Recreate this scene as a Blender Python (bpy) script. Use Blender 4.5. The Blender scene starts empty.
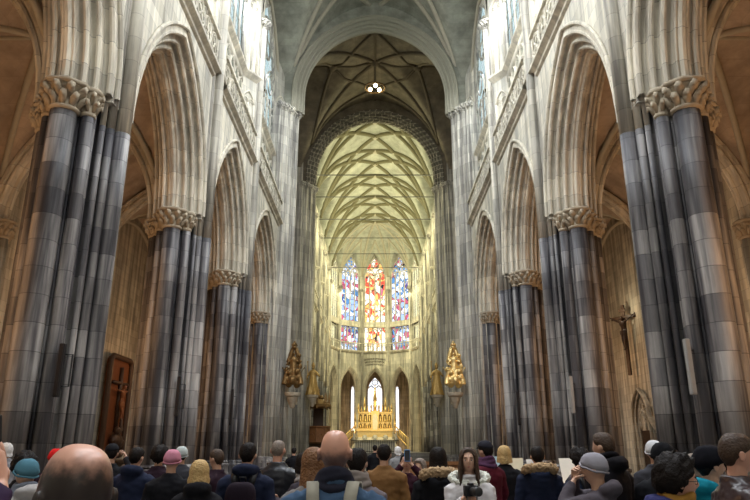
import bpy, math, random
from mathutils import Vector, Matrix, noise as mnoise
PI = math.pi
R = math.radians
scene = bpy.context.scene
col = scene.collection
random.seed(7)

# ------------------------------------------------------------------ helpers
class MB:
    """collects shapes and links them as one mesh object"""
    def __init__(s):
        s.v = []; s.f = []
    def add(s, vs, fs):
        o = len(s.v); s.v += [tuple(p) for p in vs]; s.f += [tuple(i + o for i in f) for f in fs]
    def box(s, c, d, rz=0, rx=0, ry=0):
        m = Matrix.Rotation(rz, 3, 'Z') @ Matrix.Rotation(ry, 3, 'Y') @ Matrix.Rotation(rx, 3, 'X')
        vs = [Vector(c) + m @ Vector((x * d[0] / 2, y * d[1] / 2, z * d[2] / 2)) for x in (-1, 1) for y in (-1, 1) for z in (-1, 1)]
        s.add(vs, [(0, 1, 3, 2), (4, 6, 7, 5), (0, 4, 5, 1), (2, 3, 7, 6), (0, 2, 6, 4), (1, 5, 7, 3)])
    def rings(s, rs, caps=True, closed=False):
        n = len(rs[0]); vs = [p for r in rs for p in r]; fs = []
        m = len(rs)
        for i in range(m if closed else m - 1):
            for j in range(n):
                a = i * n + j; b = i * n + (j + 1) % n
                c = ((i + 1) % m) * n + (j + 1) % n; d = ((i + 1) % m) * n + j
                fs.append((a, b, c, d))
        if caps and not closed:
            fs.append(tuple(range(n))[::-1]); fs.append(tuple(range((m - 1) * n, m * n)))
        s.add(vs, fs)
    def strip(s, rows):
        """open grid of rows of points"""
        n = len(rows[0]); vs = [p for r in rows for p in r]
        fs = [(i * n + j, i * n + j + 1, (i + 1) * n + j + 1, (i + 1) * n + j) for i in range(len(rows) - 1) for j in range(n - 1)]
        s.add(vs, fs)
    def lathe(s, prof, c=(0, 0, 0), n=14, sx=1, sy=1, fold=0, nf=8, rot=0):
        rs = []
        for r, z in prof:
            ring = []
            for k in range(n):
                a = 2 * PI * k / n + rot; rr = r * (1 + fold * math.cos(nf * a))
                ring.append((c[0] + rr * math.cos(a) * sx, c[1] + rr * math.sin(a) * sy, c[2] + z))
            rs.append(ring)
        s.rings(rs)
    def tube(s, path, r, n=8, closed=False, flat=1.0, phase=0.0):
        P = [Vector(p) for p in path]; m = len(P); rs = []; u = None
        for i in range(m):
            if closed: t = P[(i + 1) % m] - P[i - 1]
            else: t = P[min(i + 1, m - 1)] - P[max(i - 1, 0)]
            if t.length < 1e-9: t = Vector((0, 0, 1))
            t.normalize()
            if u is None:
                u = t.cross(Vector((0, 0, 1)))
                if u.length < .2: u = t.cross(Vector((0, 1, 0)))
            u = u - t * u.dot(t)
            if u.length < 1e-6: u = t.orthogonal()
            u.normalize(); w = t.cross(u)
            rr = r[i] if isinstance(r, (list, tuple)) else r
            rs.append([P[i] + (u * math.cos(2 * PI * k / n + phase) + w * math.sin(2 * PI * k / n + phase) * flat) * rr for k in range(n)])
        s.rings(rs, closed=closed)
    def ball(s, c, r, n=12, m=8):
        if not isinstance(r, (tuple, list)): r = (r, r, r)
        rs = []
        for i in range(m + 1):
            th = PI * (0.02 + .96 * i / m)
            rs.append([(c[0] + r[0] * math.sin(th) * math.cos(2 * PI * k / n), c[1] + r[1] * math.sin(th) * math.sin(2 * PI * k / n), c[2] + r[2] * math.cos(th)) for k in range(n)])
        s.rings(rs)
    def prism(s, poly, z0, z1, c=(0, 0)):
        s.rings([[(c[0] + x, c[1] + y, z0) for x, y in poly], [(c[0] + x, c[1] + y, z1) for x, y in poly]])
    def mesh(s, name, mat=None, smooth=True):
        me = bpy.data.meshes.new(name); me.from_pydata(s.v, [], s.f)
        if mat: me.materials.append(mat)
        if smooth: me.polygons.foreach_set('use_smooth', [True] * len(me.polygons))
        me.update(); return me
    def build(s, name, mat, parent=None, smooth=True, bevel=0.0, auto=None):
        me = s.mesh(name, mat, smooth)
        if auto is not None and smooth: me.set_sharp_from_angle(angle=R(auto))
        o = bpy.data.objects.new(name, me); col.objects.link(o)
        if parent: o.parent = parent
        if bevel:
            b = o.modifiers.new('b', 'BEVEL'); b.width = bevel; b.segments = 2; b.limit_method = 'ANGLE'
        return o

def tag(o, label=None, cat=None, group=None, kind=None):
    if label: o['label'] = label
    if cat: o['category'] = cat
    if group: o['group'] = group
    if kind: o['kind'] = kind
    return o
def empty(name, loc=(0, 0, 0), rz=0, label=None, cat=None, group=None, kind=None):
    o = bpy.data.objects.new(name, None); col.objects.link(o); o.location = loc; o.rotation_euler = (0, 0, rz); o.empty_display_size = .2
    return tag(o, label, cat, group, kind)
def copy_tree(o, kids, parent=None):
    c = o.copy(); col.objects.link(c); c.parent = parent
    for ch in kids.get(o.name, []): copy_tree(ch, kids, c)
    return c
def kidmap():
    d = {}
    for o in scene.objects:
        if o.parent: d.setdefault(o.parent.name, []).append(o)
    return d

# ------------------------------------------------------------------ materials
def newmat(name):
    m = bpy.data.materials.new(name); m.use_nodes = True
    return m, m.node_tree, m.node_tree.nodes['Principled BSDF']
def simple(name, c, rough=.7, metal=0, bump=0, bscale=30, var=.12, nscale=6, spec=.3):
    m, t, b = newmat(name)
    b.inputs['Roughness'].default_value = rough; b.inputs['Metallic'].default_value = metal
    b.inputs['Specular IOR Level'].default_value = spec
    tc = t.nodes.new('ShaderNodeTexCoord'); n = t.nodes.new('ShaderNodeTexNoise'); n.inputs['Scale'].default_value = nscale; n.inputs['Detail'].default_value = 4
    t.links.new(tc.outputs['Object'], n.inputs['Vector'])
    mx = t.nodes.new('ShaderNodeMix'); mx.data_type = 'RGBA'
    mx.inputs[6].default_value = (*[v * (1 - var) for v in c], 1); mx.inputs[7].default_value = (*[min(1, v * (1 + var)) for v in c], 1)
    t.links.new(n.outputs['Fac'], mx.inputs[0]); t.links.new(mx.outputs[2], b.inputs['Base Color'])
    if bump:
        n2 = t.nodes.new('ShaderNodeTexNoise'); n2.inputs['Scale'].default_value = bscale; n2.inputs['Detail'].default_value = 3
        t.links.new(tc.outputs['Object'], n2.inputs['Vector'])
        bp = t.nodes.new('ShaderNodeBump'); bp.inputs['Strength'].default_value = bump; bp.inputs['Distance'].default_value = .02
        t.links.new(n2.outputs['Fac'], bp.inputs['Height']); t.links.new(bp.outputs[0], b.inputs['Normal'])
    return m

def M_(t, op, a, b=None):
    n = t.nodes.new('ShaderNodeMath'); n.operation = op
    for i, v in enumerate((a, b)):
        if v is None: continue
        if isinstance(v, (int, float)): n.inputs[i].default_value = v
        else: t.links.new(v, n.inputs[i])
    return n.outputs[0]
def stone(name, c1, c2, dark=None, darkamt=.6, bw=.95, bh=.48, mortar=.010, mcol=.45, stain=.5, rough=.75, bumps=.5, streak=True, runs=0.0, band=False):
    """ashlar laid in courses, each block its own tone, with weathered dark blocks and streaks"""
    m, t, b = newmat(name); L = t.links.new
    b.inputs['Roughness'].default_value = rough; b.inputs['Specular IOR Level'].default_value = .35
    g = t.nodes.new('ShaderNodeNewGeometry'); sp = t.nodes.new('ShaderNodeSeparateXYZ'); L(g.outputs['Position'], sp.inputs[0])
    xy = M_(t, 'ADD', M_(t, 'MULTIPLY', sp.outputs[0], .83), sp.outputs[1])
    cb = t.nodes.new('ShaderNodeCombineXYZ'); L(xy, cb.inputs[0]); L(sp.outputs[2], cb.inputs[1])
    br = t.nodes.new('ShaderNodeTexBrick'); L(cb.outputs[0], br.inputs['Vector'])
    br.inputs['Scale'].default_value = 1; br.inputs['Brick Width'].default_value = bw; br.inputs['Row Height'].default_value = bh
    br.inputs['Mortar Size'].default_value = mortar; br.inputs['Mortar Smooth'].default_value = .3
    br.inputs['Color1'].default_value = (0, 0, 0, 1); br.inputs['Color2'].default_value = (1, 1, 1, 1); br.inputs['Mortar'].default_value = (.5, .5, .5, 1)
    mx = t.nodes.new('ShaderNodeMix'); mx.data_type = 'RGBA'; mx.inputs[6].default_value = (*c1, 1); mx.inputs[7].default_value = (*c2, 1)
    L(br.outputs['Color'], mx.inputs[0])
    colr = mx.outputs[2]
    # weathering noise, stretched along z for streaks
    mp = t.nodes.new('ShaderNodeMapping'); mp.inputs['Scale'].default_value = (1, 1, .22 if streak else 1); L(g.outputs['Position'], mp.inputs[0])
    n1 = t.nodes.new('ShaderNodeTexNoise'); n1.inputs['Scale'].default_value = .9; n1.inputs['Detail'].default_value = 6; n1.inputs['Roughness'].default_value = .62; L(mp.outputs[0], n1.inputs['Vector'])
    cr = t.nodes.new('ShaderNodeValToRGB'); cr.color_ramp.elements[0].position = .36; cr.color_ramp.elements[0].color = (1 - stain, 1 - stain, 1 - stain, 1)
    cr.color_ramp.elements[1].position = .66; cr.color_ramp.elements[1].color = (1.15, 1.15, 1.15, 1); L(n1.outputs['Fac'], cr.inputs[0])
    mu = t.nodes.new('ShaderNodeMix'); mu.data_type = 'RGBA'; mu.blend_type = 'MULTIPLY'; mu.inputs[0].default_value = 1; L(colr, mu.inputs[6]); L(cr.outputs[0], mu.inputs[7])
    colr = mu.outputs[2]
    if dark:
        # groups of darker courses: noise by course height and block
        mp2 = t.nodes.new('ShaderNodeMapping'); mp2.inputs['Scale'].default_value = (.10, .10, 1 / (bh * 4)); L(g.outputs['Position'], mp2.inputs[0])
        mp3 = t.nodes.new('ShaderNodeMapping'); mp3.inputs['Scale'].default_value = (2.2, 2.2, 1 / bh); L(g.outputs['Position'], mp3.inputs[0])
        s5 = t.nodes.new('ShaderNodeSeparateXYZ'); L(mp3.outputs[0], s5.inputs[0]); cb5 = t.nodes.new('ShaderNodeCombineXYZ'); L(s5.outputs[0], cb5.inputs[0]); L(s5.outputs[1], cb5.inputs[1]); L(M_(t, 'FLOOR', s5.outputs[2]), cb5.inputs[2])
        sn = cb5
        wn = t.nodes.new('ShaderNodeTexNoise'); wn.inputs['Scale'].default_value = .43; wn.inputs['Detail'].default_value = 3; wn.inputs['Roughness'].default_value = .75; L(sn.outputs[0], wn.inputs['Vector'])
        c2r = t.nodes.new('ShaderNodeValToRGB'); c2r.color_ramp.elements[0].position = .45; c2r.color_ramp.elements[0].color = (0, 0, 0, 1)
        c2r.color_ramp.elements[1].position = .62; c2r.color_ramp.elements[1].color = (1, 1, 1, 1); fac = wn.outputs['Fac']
        if band:     # shifts the noise so dark courses grow commoner towards the capitals
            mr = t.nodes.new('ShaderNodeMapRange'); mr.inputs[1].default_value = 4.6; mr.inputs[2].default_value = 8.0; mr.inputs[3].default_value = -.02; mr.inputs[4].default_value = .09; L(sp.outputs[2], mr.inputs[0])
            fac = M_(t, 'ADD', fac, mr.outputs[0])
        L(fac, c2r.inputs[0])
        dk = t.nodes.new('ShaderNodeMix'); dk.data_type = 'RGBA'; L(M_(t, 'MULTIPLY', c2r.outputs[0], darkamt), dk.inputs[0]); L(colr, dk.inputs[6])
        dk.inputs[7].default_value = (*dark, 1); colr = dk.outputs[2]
    if runs:
        # soot and damp running down the shafts
        mp4 = t.nodes.new('ShaderNodeMapping'); mp4.inputs['Scale'].default_value = (3.2, 3.2, .16); L(g.outputs['Position'], mp4.inputs[0])
        n4 = t.nodes.new('ShaderNodeTexNoise'); n4.inputs['Scale'].default_value = 1; n4.inputs['Detail'].default_value = 4; n4.inputs['Roughness'].default_value = .6; L(mp4.outputs[0], n4.inputs['Vector'])
        r4 = t.nodes.new('ShaderNodeValToRGB'); r4.color_ramp.elements[0].position = .41; r4.color_ramp.elements[0].color = (1 - runs, 1 - runs, 1 - runs * .95, 1)
        r4.color_ramp.elements[1].position = .59; r4.color_ramp.elements[1].color = (1.3, 1.3, 1.3, 1); L(n4.outputs['Fac'], r4.inputs[0])
        m4 = t.nodes.new('ShaderNodeMix'); m4.data_type = 'RGBA'; m4.blend_type = 'MULTIPLY'; m4.inputs[0].default_value = 1; L(colr, m4.inputs[6]); L(r4.outputs[0], m4.inputs[7]); colr = m4.outputs[2]
    mm = t.nodes.new('ShaderNodeMix'); mm.data_type = 'RGBA'; mm.blend_type = 'MULTIPLY'; L(br.outputs['Fac'], mm.inputs[0]); L(colr, mm.inputs[6]); mm.inputs[7].default_value = (mcol, mcol, mcol, 1)
    L(mm.outputs[2], b.inputs['Base Color'])
    n3 = t.nodes.new('ShaderNodeTexNoise'); n3.inputs['Scale'].default_value = 9; n3.inputs['Detail'].default_value = 5; L(g.outputs['Position'], n3.inputs['Vector'])
    h = M_(t, 'SUBTRACT', M_(t, 'MULTIPLY', n3.outputs['Fac'], .35), M_(t, 'MULTIPLY', br.outputs['Fac'], .6))
    bp = t.nodes.new('ShaderNodeBump'); bp.inputs['Strength'].default_value = bumps; bp.inputs['Distance'].default_value = .03; L(h, bp.inputs['Height']); L(bp.outputs[0], b.inputs['Normal'])
    return m
def glow(name, c, s):
    m = bpy.data.materials.new(name); m.use_nodes = True; t = m.node_tree; t.nodes.clear()
    o = t.nodes.new('ShaderNodeOutputMaterial'); e = t.nodes.new('ShaderNodeEmission'); e.inputs[0].default_value = (*c, 1); e.inputs[1].default_value = s; t.links.new(e.outputs[0], o.inputs[0])
    return m
def glass_panes(name, c1, c2, s, gw=.3, gh=.45):
    """daylight behind leaded quarries"""
    m = bpy.data.materials.new(name); m.use_nodes = True; t = m.node_tree; t.nodes.clear(); L = t.links.new
    o = t.nodes.new('ShaderNodeOutputMaterial'); e = t.nodes.new('ShaderNodeEmission'); e.inputs[1].default_value = s; L(e.outputs[0], o.inputs[0])
    g = t.nodes.new('ShaderNodeNewGeometry'); sp = t.nodes.new('ShaderNodeSeparateXYZ'); L(g.outputs['Position'], sp.inputs[0])
    cb = t.nodes.new('ShaderNodeCombineXYZ'); L(M_(t, 'ADD', sp.outputs[0], sp.outputs[1]), cb.inputs[0]); L(sp.outputs[2], cb.inputs[1])
    br = t.nodes.new('ShaderNodeTexBrick'); br.offset = 0; L(cb.outputs[0], br.inputs['Vector']); br.inputs['Scale'].default_value = 1
    br.inputs['Brick Width'].default_value = gw; br.inputs['Row Height'].default_value = gh; br.inputs['Mortar Size'].default_value = .015
    br.inputs['Color1'].default_value = (*c1, 1); br.inputs['Color2'].default_value = (*c2, 1); br.inputs['Mortar'].default_value = (.08, .09, .09, 1)
    L(br.outputs['Color'], e.inputs[0]); return m
def stained(name, cols, s, scale=2.2, white=.35):
    m = bpy.data.materials.new(name); m.use_nodes = True; t = m.node_tree; t.nodes.clear(); L = t.links.new
    o = t.nodes.new('ShaderNodeOutputMaterial'); e = t.nodes.new('ShaderNodeEmission'); e.inputs[1].default_value = s; L(e.outputs[0], o.inputs[0])
    g = t.nodes.new('ShaderNodeNewGeometry')
    mq = t.nodes.new('ShaderNodeMapping'); mq.inputs['Scale'].default_value = (1.25, .3, .8); L(g.outputs['Position'], mq.inputs[0])
    v = t.nodes.new('ShaderNodeTexVoronoi'); v.inputs['Scale'].default_value = scale; L(mq.outputs[0], v.inputs['Vector'])
    sp = t.nodes.new('ShaderNodeSeparateXYZ'); L(v.outputs['Color'], sp.inputs[0])
    nz = t.nodes.new('ShaderNodeTexNoise'); nz.inputs['Scale'].default_value = .45; nz.inputs['Detail'].default_value = 1; L(g.outputs['Position'], nz.inputs['Vector'])
    f = M_(t, 'ADD', M_(t, 'MULTIPLY', sp.outputs[0], .45), M_(t, 'MULTIPLY', nz.outputs['Fac'], .62))
    cr = t.nodes.new('ShaderNodeValToRGB'); cr.color_ramp.interpolation = 'CONSTANT'; el = cr.color_ramp.elements
    while len(el) < len(cols): el.new(.5)
    for i, c in enumerate(cols): el[i].position = .12 + .8 * i / len(cols) if i else 0; el[i].color = (*c, 1)
    L(f, cr.inputs[0])
    v2 = t.nodes.new('ShaderNodeTexVoronoi'); v2.feature = 'DISTANCE_TO_EDGE'; v2.inputs['Scale'].default_value = scale; L(mq.outputs[0], v2.inputs['Vector'])
    lead = M_(t, 'GREATER_THAN', v2.outputs['Distance'], .035)
    mx = t.nodes.new('ShaderNodeMix'); mx.data_type = 'RGBA'; mx.inputs[6].default_value = (.02, .02, .03, 1); L(lead, mx.inputs[0]); L(cr.outputs[0], mx.inputs[7])
    L(mx.outputs[2], e.inputs[0]); return m

MS = {}
MS['wall'] = stone('cream_ashlar', (.52, .485, .39), (.66, .62, .51), dark=(.34, .34, .31), darkamt=.5, stain=.25, bw=1.5, bh=.5, mortar=.008, mcol=.65, runs=.22)
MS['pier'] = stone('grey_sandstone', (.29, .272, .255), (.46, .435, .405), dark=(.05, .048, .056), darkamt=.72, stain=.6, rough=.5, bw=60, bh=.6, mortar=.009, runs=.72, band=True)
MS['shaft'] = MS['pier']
MS['upper'] = stone('pale_shaft_stone', (.47, .44, .36), (.64, .60, .50), dark=(.24, .23, .21), darkamt=.5, stain=.3, bw=60, bh=.7, mortar=.008, mcol=.6, runs=.45)
MS['mould'] = stone('moulding_stone', (.52, .48, .39), (.68, .63, .51), dark=(.32, .29, .23), darkamt=.4, stain=.22, bw=60, bh=.8, mortar=.009, mcol=.55, runs=.08)
MS['crossmould'] = simple('crossing_moulding', (.36, .34, .26), .8, bump=.3, bscale=6)
MS['aisle'] = stone('aisle_stone', (.40, .37, .29), (.54, .50, .39), stain=.4, bw=.9, bh=.42, mcol=.75, runs=.3)
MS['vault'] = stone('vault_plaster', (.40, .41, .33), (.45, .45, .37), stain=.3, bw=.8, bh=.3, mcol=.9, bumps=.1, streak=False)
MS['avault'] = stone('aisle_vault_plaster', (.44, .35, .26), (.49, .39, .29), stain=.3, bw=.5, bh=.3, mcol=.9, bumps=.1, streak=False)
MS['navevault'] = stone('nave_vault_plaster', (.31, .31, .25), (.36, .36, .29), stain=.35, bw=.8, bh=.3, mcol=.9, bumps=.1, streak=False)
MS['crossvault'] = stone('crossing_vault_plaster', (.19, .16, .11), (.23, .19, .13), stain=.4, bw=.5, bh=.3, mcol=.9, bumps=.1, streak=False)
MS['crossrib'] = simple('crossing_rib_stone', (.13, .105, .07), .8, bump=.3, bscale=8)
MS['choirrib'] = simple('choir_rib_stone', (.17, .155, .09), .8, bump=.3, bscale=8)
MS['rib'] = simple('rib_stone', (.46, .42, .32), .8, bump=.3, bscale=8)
MS['band'] = stone('banded_voussoirs', (.13, .12, .09), (.19, .17, .13), stain=.2, bw=.5, bh=.42, mortar=.045, mcol=2.6)
MS['capital'] = simple('capital_stone', (.40, .34, .25), .85, bump=.8, bscale=9, var=.3)
MS['gold'] = simple('gilding', (.78, .58, .25), .45, metal=.85, bump=.35, bscale=10, var=.2)
MS['darkgold'] = simple('aged_gilding', (.20, .12, .045), .5, metal=.7, bump=.5, bscale=12, var=.4)
MS['oldgold'] = simple('dulled_gilding', (.44, .29, .10), .5, metal=.75, bump=.5, bscale=12, var=.35)
MS['wood'] = simple('brown_wood', (.20, .085, .03), .5, bump=.3, bscale=14, var=.3)
MS['darkwood'] = simple('dark_oak', (.05, .028, .016), .5, bump=.3, bscale=14, var=.3)
MS['black'] = simple('black_paint', (.012, .012, .014), .45)
MS['greypaint'] = simple('grey_enamel', (.30, .29, .27), .45)
MS['iron'] = simple('iron', (.05, .05, .05), .5, metal=.6)
MS['marble'] = simple('pale_marble', (.62, .58, .48), .35, var=.2)
MS['floor'] = stone('floor_slabs', (.16, .155, .15), (.22, .21, .20), stain=.3, bw=.8, bh=.8, rough=.3, streak=False)
# floor needs plan mapping
_t = MS['floor'].node_tree
for n in _t.nodes:
    if n.type == 'COMBXYZ':
        for l in list(n.inputs[1].links): _t.links.remove(l)
        sp = [k for k in _t.nodes if k.type == 'SEPXYZ'][0]
        for l in list(n.inputs[0].links): _t.links.remove(l)
        _t.links.new(sp.outputs[0], n.inputs[0]); _t.links.new(sp.outputs[1], n.inputs[1])
MS['daypane'] = glass_panes('clear_leaded_glass', (.55, .78, .82), (.80, .93, .95), 1.0)
MS['choirpane'] = glass_panes('warm_leaded_glass', (.85, .88, .55), (1.0, 1.0, .75), 1.5)
MS['bluepane'] = glass_panes('pale_leaded_glass', (.75, .85, 1.0), (1.0, 1.0, 1.0), 2.2, .35, .5)
MS['darkpane'] = simple('unlit_glass', (.012, .016, .03), .15)
MS['glass_red'] = stained('stained_glass_warm', [(.30, .22, .5), (1, .95, .85), (1, .88, .6), (.95, .9, .8), (.95, .5, .15), (.75, .10, .06), (1, .8, .4), (.55, .15, .25)], 1.9, 1.5)
MS['glass_blue'] = stained('stained_glass_cool', [(.06, .10, .35), (.75, .85, 1), (.10, .25, .5), (.85, .9, 1), (.35, .5, .8), (.5, .12, .2), (.8, .8, .95), (.12, .08, .28)], 1.7, 1.5)

C0 = 1.7            # height the survey of the church was taken from
XP = 7.25           # pier centres
WF = 6.4            # wall face
PY = [6.1, 14.4, 22.7, 31.0]
CW, CE = 41.3, 55.3 # crossing piers
AX = 14.3           # aisle wall
APY, APR = 89.3, 6.5

def arch_pt(a, h, off, n):
    Rr = (a * a + h * h) / (2 * a); cx = Rr - a; q = Rr + off
    e = math.acos(max(-1, min(1, cx / q)))
    L = [(cx - q * math.cos(e * k / n), q * math.sin(e * k / n)) for k in range(n + 1)]
    return L + [(-x, z) for x, z in L[-2::-1]]
def arch_z(a, h, x):
    Rr = (a * a + h * h) / (2 * a); cx = Rr - a; x = min(abs(x), a)
    return math.sqrt(max(0, Rr * Rr - (x + cx) ** 2))
def dome_z(a, h, x):
    u = min(1, abs(x) / a)
    return .55 * h * math.sqrt(1 - u * u) + .45 * arch_z(a, h, x)
def sweep_arch(mb, a, h, prof, fn, n=14, closed=False):
    cols_ = [[fn(s, z, d) for s, z in arch_pt(a, h, off, n)] for d, off in prof]
    if closed: cols_.append(cols_[0])
    mb.strip(cols_)
def arch_roll(mb, a, h, d0, off0, r, fn, n=14, k=8, leg=0):
    prof = [(d0 + r * math.cos(2 * PI * i / k), off0 + r * math.sin(2 * PI * i / k)) for i in range(k)]
    sweep_arch(mb, a, h, prof, fn, n, closed=True)
# ------------------------------------------------------------------ vaults
def grid_z(mb, xs, ys, fz):
    mb.strip([[(x, y, fz(x, y)) for x in xs] for y in ys])
def lin(a, b, n): return [a + (b - a) * i / n for i in range(n + 1)]
def rib(path, mat, parent, r=.16, name='rib'):
    mb = MB(); mb.tube(path, r, n=6, flat=1.0, phase=PI / 6); return mb.build(name, mat, parent)
def boss(p, parent, r=.3, mat=None):
    mb = MB(); mb.lathe([(r * .5, .1), (r, 0), (r * .9, -.14), (r * .45, -.26), (.04, -.3)], p, n=10, fold=.1, nf=5); mb.build('boss', mat or MS['rib'], parent)

NS, NAPEX, NAX = 22.7 + C0, 9.3, 7.0        # vault springing, rise, half span at the window plane
def vault_h(x, y, ys, spring=NS, rise=NAPEX, a=6.6, lun=6.3):
    A = dome_z(a, rise, x)
    B = 0
    for y0, y1 in zip(ys, ys[1:]):
        if y0 <= y <= y1:
            hw = (y1 - y0) / 2; B = arch_z(hw, lun, y - (y0 + y1) / 2); break
    return spring + max(A, B)
def net_vault(name, ys, rise=NAPEX, ribr=.17, mat=None, ribmat=None, fine=False):
    mat = mat or MS['vault']; ribmat = ribmat or MS['rib']
    top = bpy.data.objects.new(name, None)
    mb = MB(); yy = []
    for y0, y1 in zip(ys, ys[1:]): yy += lin(y0, y1, 22)[:-1]
    yy.append(ys[-1])
    f = lambda x, y: vault_h(x, y, ys, rise=rise)
    grid_z(mb, lin(-7.7, 7.7, 48), yy, f)
    root = mb.build(name, mat); tag(root, kind='structure')
    n = len(ys)
    for i in range(n):
        for st, sg in ((1, 1), (1, -1), (2, 1), (2, -1)):
            j = i + st
            for s in (1, -1):
                y0 = ys[i]
                if j < n: y1 = ys[j]; x0, x1 = -6.3 * sg, 6.3 * sg
                else: continue
                if s < 0: continue
                if st == 2 and False: continue
                p = []
                for k in range(33):
                    u = k / 32; x = x0 + (x1 - x0) * u; y = y0 + (y1 - y0) * u
                    p.append((x, y, f(x, y) - .05))
                rib(p, ribmat, root, ribr)
        # half ribs at ends (the two-bay net cut off by the end arches)
    for i, j in ((0, 1), (n - 1, n - 2)):
        for sg in (1, -1):
            p = []
            for k in range(17):
                u = k / 16; x = sg * 6.3 * (1 - u); y = ys[j] + (ys[i] - ys[j]) * u
                p.append((x, y, f(x, y) - .05))
            rib(p, ribmat, root, ribr)
    for i in range(n - 1):
        boss((0, (ys[i] + ys[i + 1]) / 2, f(0, 0 * ys[i] + (ys[i] + ys[i + 1]) / 2) - .1), root, .32)
        if 0 < i: boss((0, ys[i], f(0, ys[i]) - .1), root, .3)
        for s in (1, -1):
            boss((s * 2.1, ys[i] + (ys[i + 1] - ys[i]) * (1 / 3), f(2.1, ys[i] + (ys[i + 1] - ys[i]) / 3) - .05), root, .24)
            boss((s * 2.1, ys[i] + (ys[i + 1] - ys[i]) * (2 / 3), f(2.1, ys[i] + (ys[i + 1] - ys[i]) * 2 / 3) - .05), root, .24)
    for i in range(n - 1):                     # wall ribs round the windows
        for s in (1, -1):
            hw = (ys[i + 1] - ys[i]) / 2
            p = [(s * 6.95, ys[i] + hw + q, NS + z - .1) for q, z in arch_pt(hw - .35, 5.9, 0, 10)]
            rib(p, ribmat, root, .13, 'wall_rib')
    return root

# ------------------------------------------------------------------ piers
def plan_core():
    h = [(-.74, .08), (-.56, .16), (-.56, .38), (-.38, .42), (-.38, .58), (-.28, .62), (-.24, .78), (-.10, .84), (.10, .84), (.24, .78), (.28, .62), (.38, .58), (.38, .42), (.54, .38), (.54, .16), (.70, .08)]
    return h + [(x, -y) for x, y in reversed(h)]
CAPZ = 7.45 + C0
def leafy_capital(mb, x, y, z, r, h=.72):
    mb.lathe([(r * 1.0, 0), (r * 1.18, .04), (r * 1.18, .09), (r * 1.0, .12), (r * 1.12, h * .4), (r * 1.45, h * .72), (r * 1.65, h * .8)], (x, y, z), n=16)
    k = 7 if r < .2 else 10
    for tier, (zz, rr) in enumerate(((h * .38, 1.25), (h * .64, 1.52))):
        for i in range(k):
            a = 2 * PI * (i + .5 * tier) / k
            rad = r * rr
            mb.tube([(x + math.cos(a) * r, y + math.sin(a) * r, z + zz - .16), (x + math.cos(a) * rad * .98, y + math.sin(a) * rad * .98, z + zz), (x + math.cos(a) * (rad + .09), y + math.sin(a) * (rad + .09), z + zz + .05), (x + math.cos(a) * (rad + .10), y + math.sin(a) * (rad + .10), z + zz - .04)], [r * .12 + .02, r * .2 + .04, r * .16 + .04, .02], n=5)
    mb.lathe([(r * 1.75, h * .8), (r * 1.95, h * .84), (r * 1.95, h * .94), (r * 1.7, h)], (x, y, z), n=8, rot=PI / 8)
def shaft_part(x, y, r, z0, z1, parent, mat, fillet=True, n=14):
    mb = MB(); zz = [z0 + (z1 - z0) * i / 4 for i in range(5)]
    rs = []
    pts = []
    for k in range(n):
        a = 2 * PI * k / n; pts.append((r * math.cos(a), r * math.sin(a)))
    mb.rings([[(x + px, y + py, z) for px, py in pts] for z in zz])
    return mb.build('shaft', mat, parent)
def base_part(mb, x, y, r, z=0.0, h=1.15):
    mb.lathe([(r * 1.9, z), (r * 1.9, h * .55), (r * 1.6, h * .62), (r * 1.55, h * .8), (r * 1.75, h * .84), (r * 1.75, h * .9), (r * 1.35, h * .95), (r * 1.5, h * .98), (r * 1.1, h * 1.05)], (x, y, 0), n=12)

# (x, y, r, kind)  kind: n = runs up to the vault, c = carries an arch on a leafy capital
SH = [(-.95, 0, .20, 'n'), (-.78, .28, .10, 'n'), (-.78, -.28, .10, 'n'), (-.66, .47, .07, 'n'), (-.66, -.47, .07, 'n')]
for sy in (1, -1):
    SH += [(-.46, sy * .84, .15, 'c'), (0, sy * 1.08, .30, 'c'), (.46, sy * .84, .15, 'c'), (-.50, sy * .60, .055, 't'), (-.26, sy * .86, .045, 't'), (.26, sy * .86, .045, 't'), (.52, sy * .58, .055, 't')]
SH += [(.92, 0, .24, 'c'), (.80, .30, .12, 'c'), (.80, -.30, .12, 'c')]
def make_pier(name, label, topz=NS):
    root = empty(name, label=label, cat='pier')
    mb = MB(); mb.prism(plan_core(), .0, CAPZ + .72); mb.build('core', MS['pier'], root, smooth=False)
    mb = MB(); mb.prism([(x * 1.22, y * 1.18) for x, y in plan_core()], 0, .75); mb.prism([(x * 1.15, y * 1.12) for x, y in plan_core()], .75, .95)
    mb.prism([(x * 1.19, y * 1.15) for x, y in plan_core()], 1.15, 1.27)
    mb.prism([(x * 1.1, y * 1.08) for x, y in plan_core()], .95, 1.15)
    for x, y, r, k in SH:
        if k != 't': base_part(mb, x, y, r)
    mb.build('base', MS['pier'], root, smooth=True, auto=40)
    for x, y, r, k in SH:
        if k == 'n':
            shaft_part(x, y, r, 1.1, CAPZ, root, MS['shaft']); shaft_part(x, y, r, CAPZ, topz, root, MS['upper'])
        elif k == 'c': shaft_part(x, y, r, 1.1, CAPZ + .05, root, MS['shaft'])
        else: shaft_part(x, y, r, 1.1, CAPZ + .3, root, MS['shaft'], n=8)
    for x, y, r, k in SH:
        if k == 'c':
            mb = MB(); leafy_capital(mb, x, y, CAPZ, r); mb.build('capital', MS['capital'], root)
    for x, y, r, k in SH[:3]:
        mb = MB(); leafy_capital(mb, x, y, topz - .1, r, .6); mb.build('vault_capital', MS['upper'], root)
    # pale upper part of the pier behind the shafts
    mb = MB(); mb.prism([(-.86, -.55), (-.86, .55), (-.6, .62), (-.6, -.62)], CAPZ + .6, topz + .6); mb.build('upper_pilaster', MS['upper'], root, smooth=False)
    return root

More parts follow.
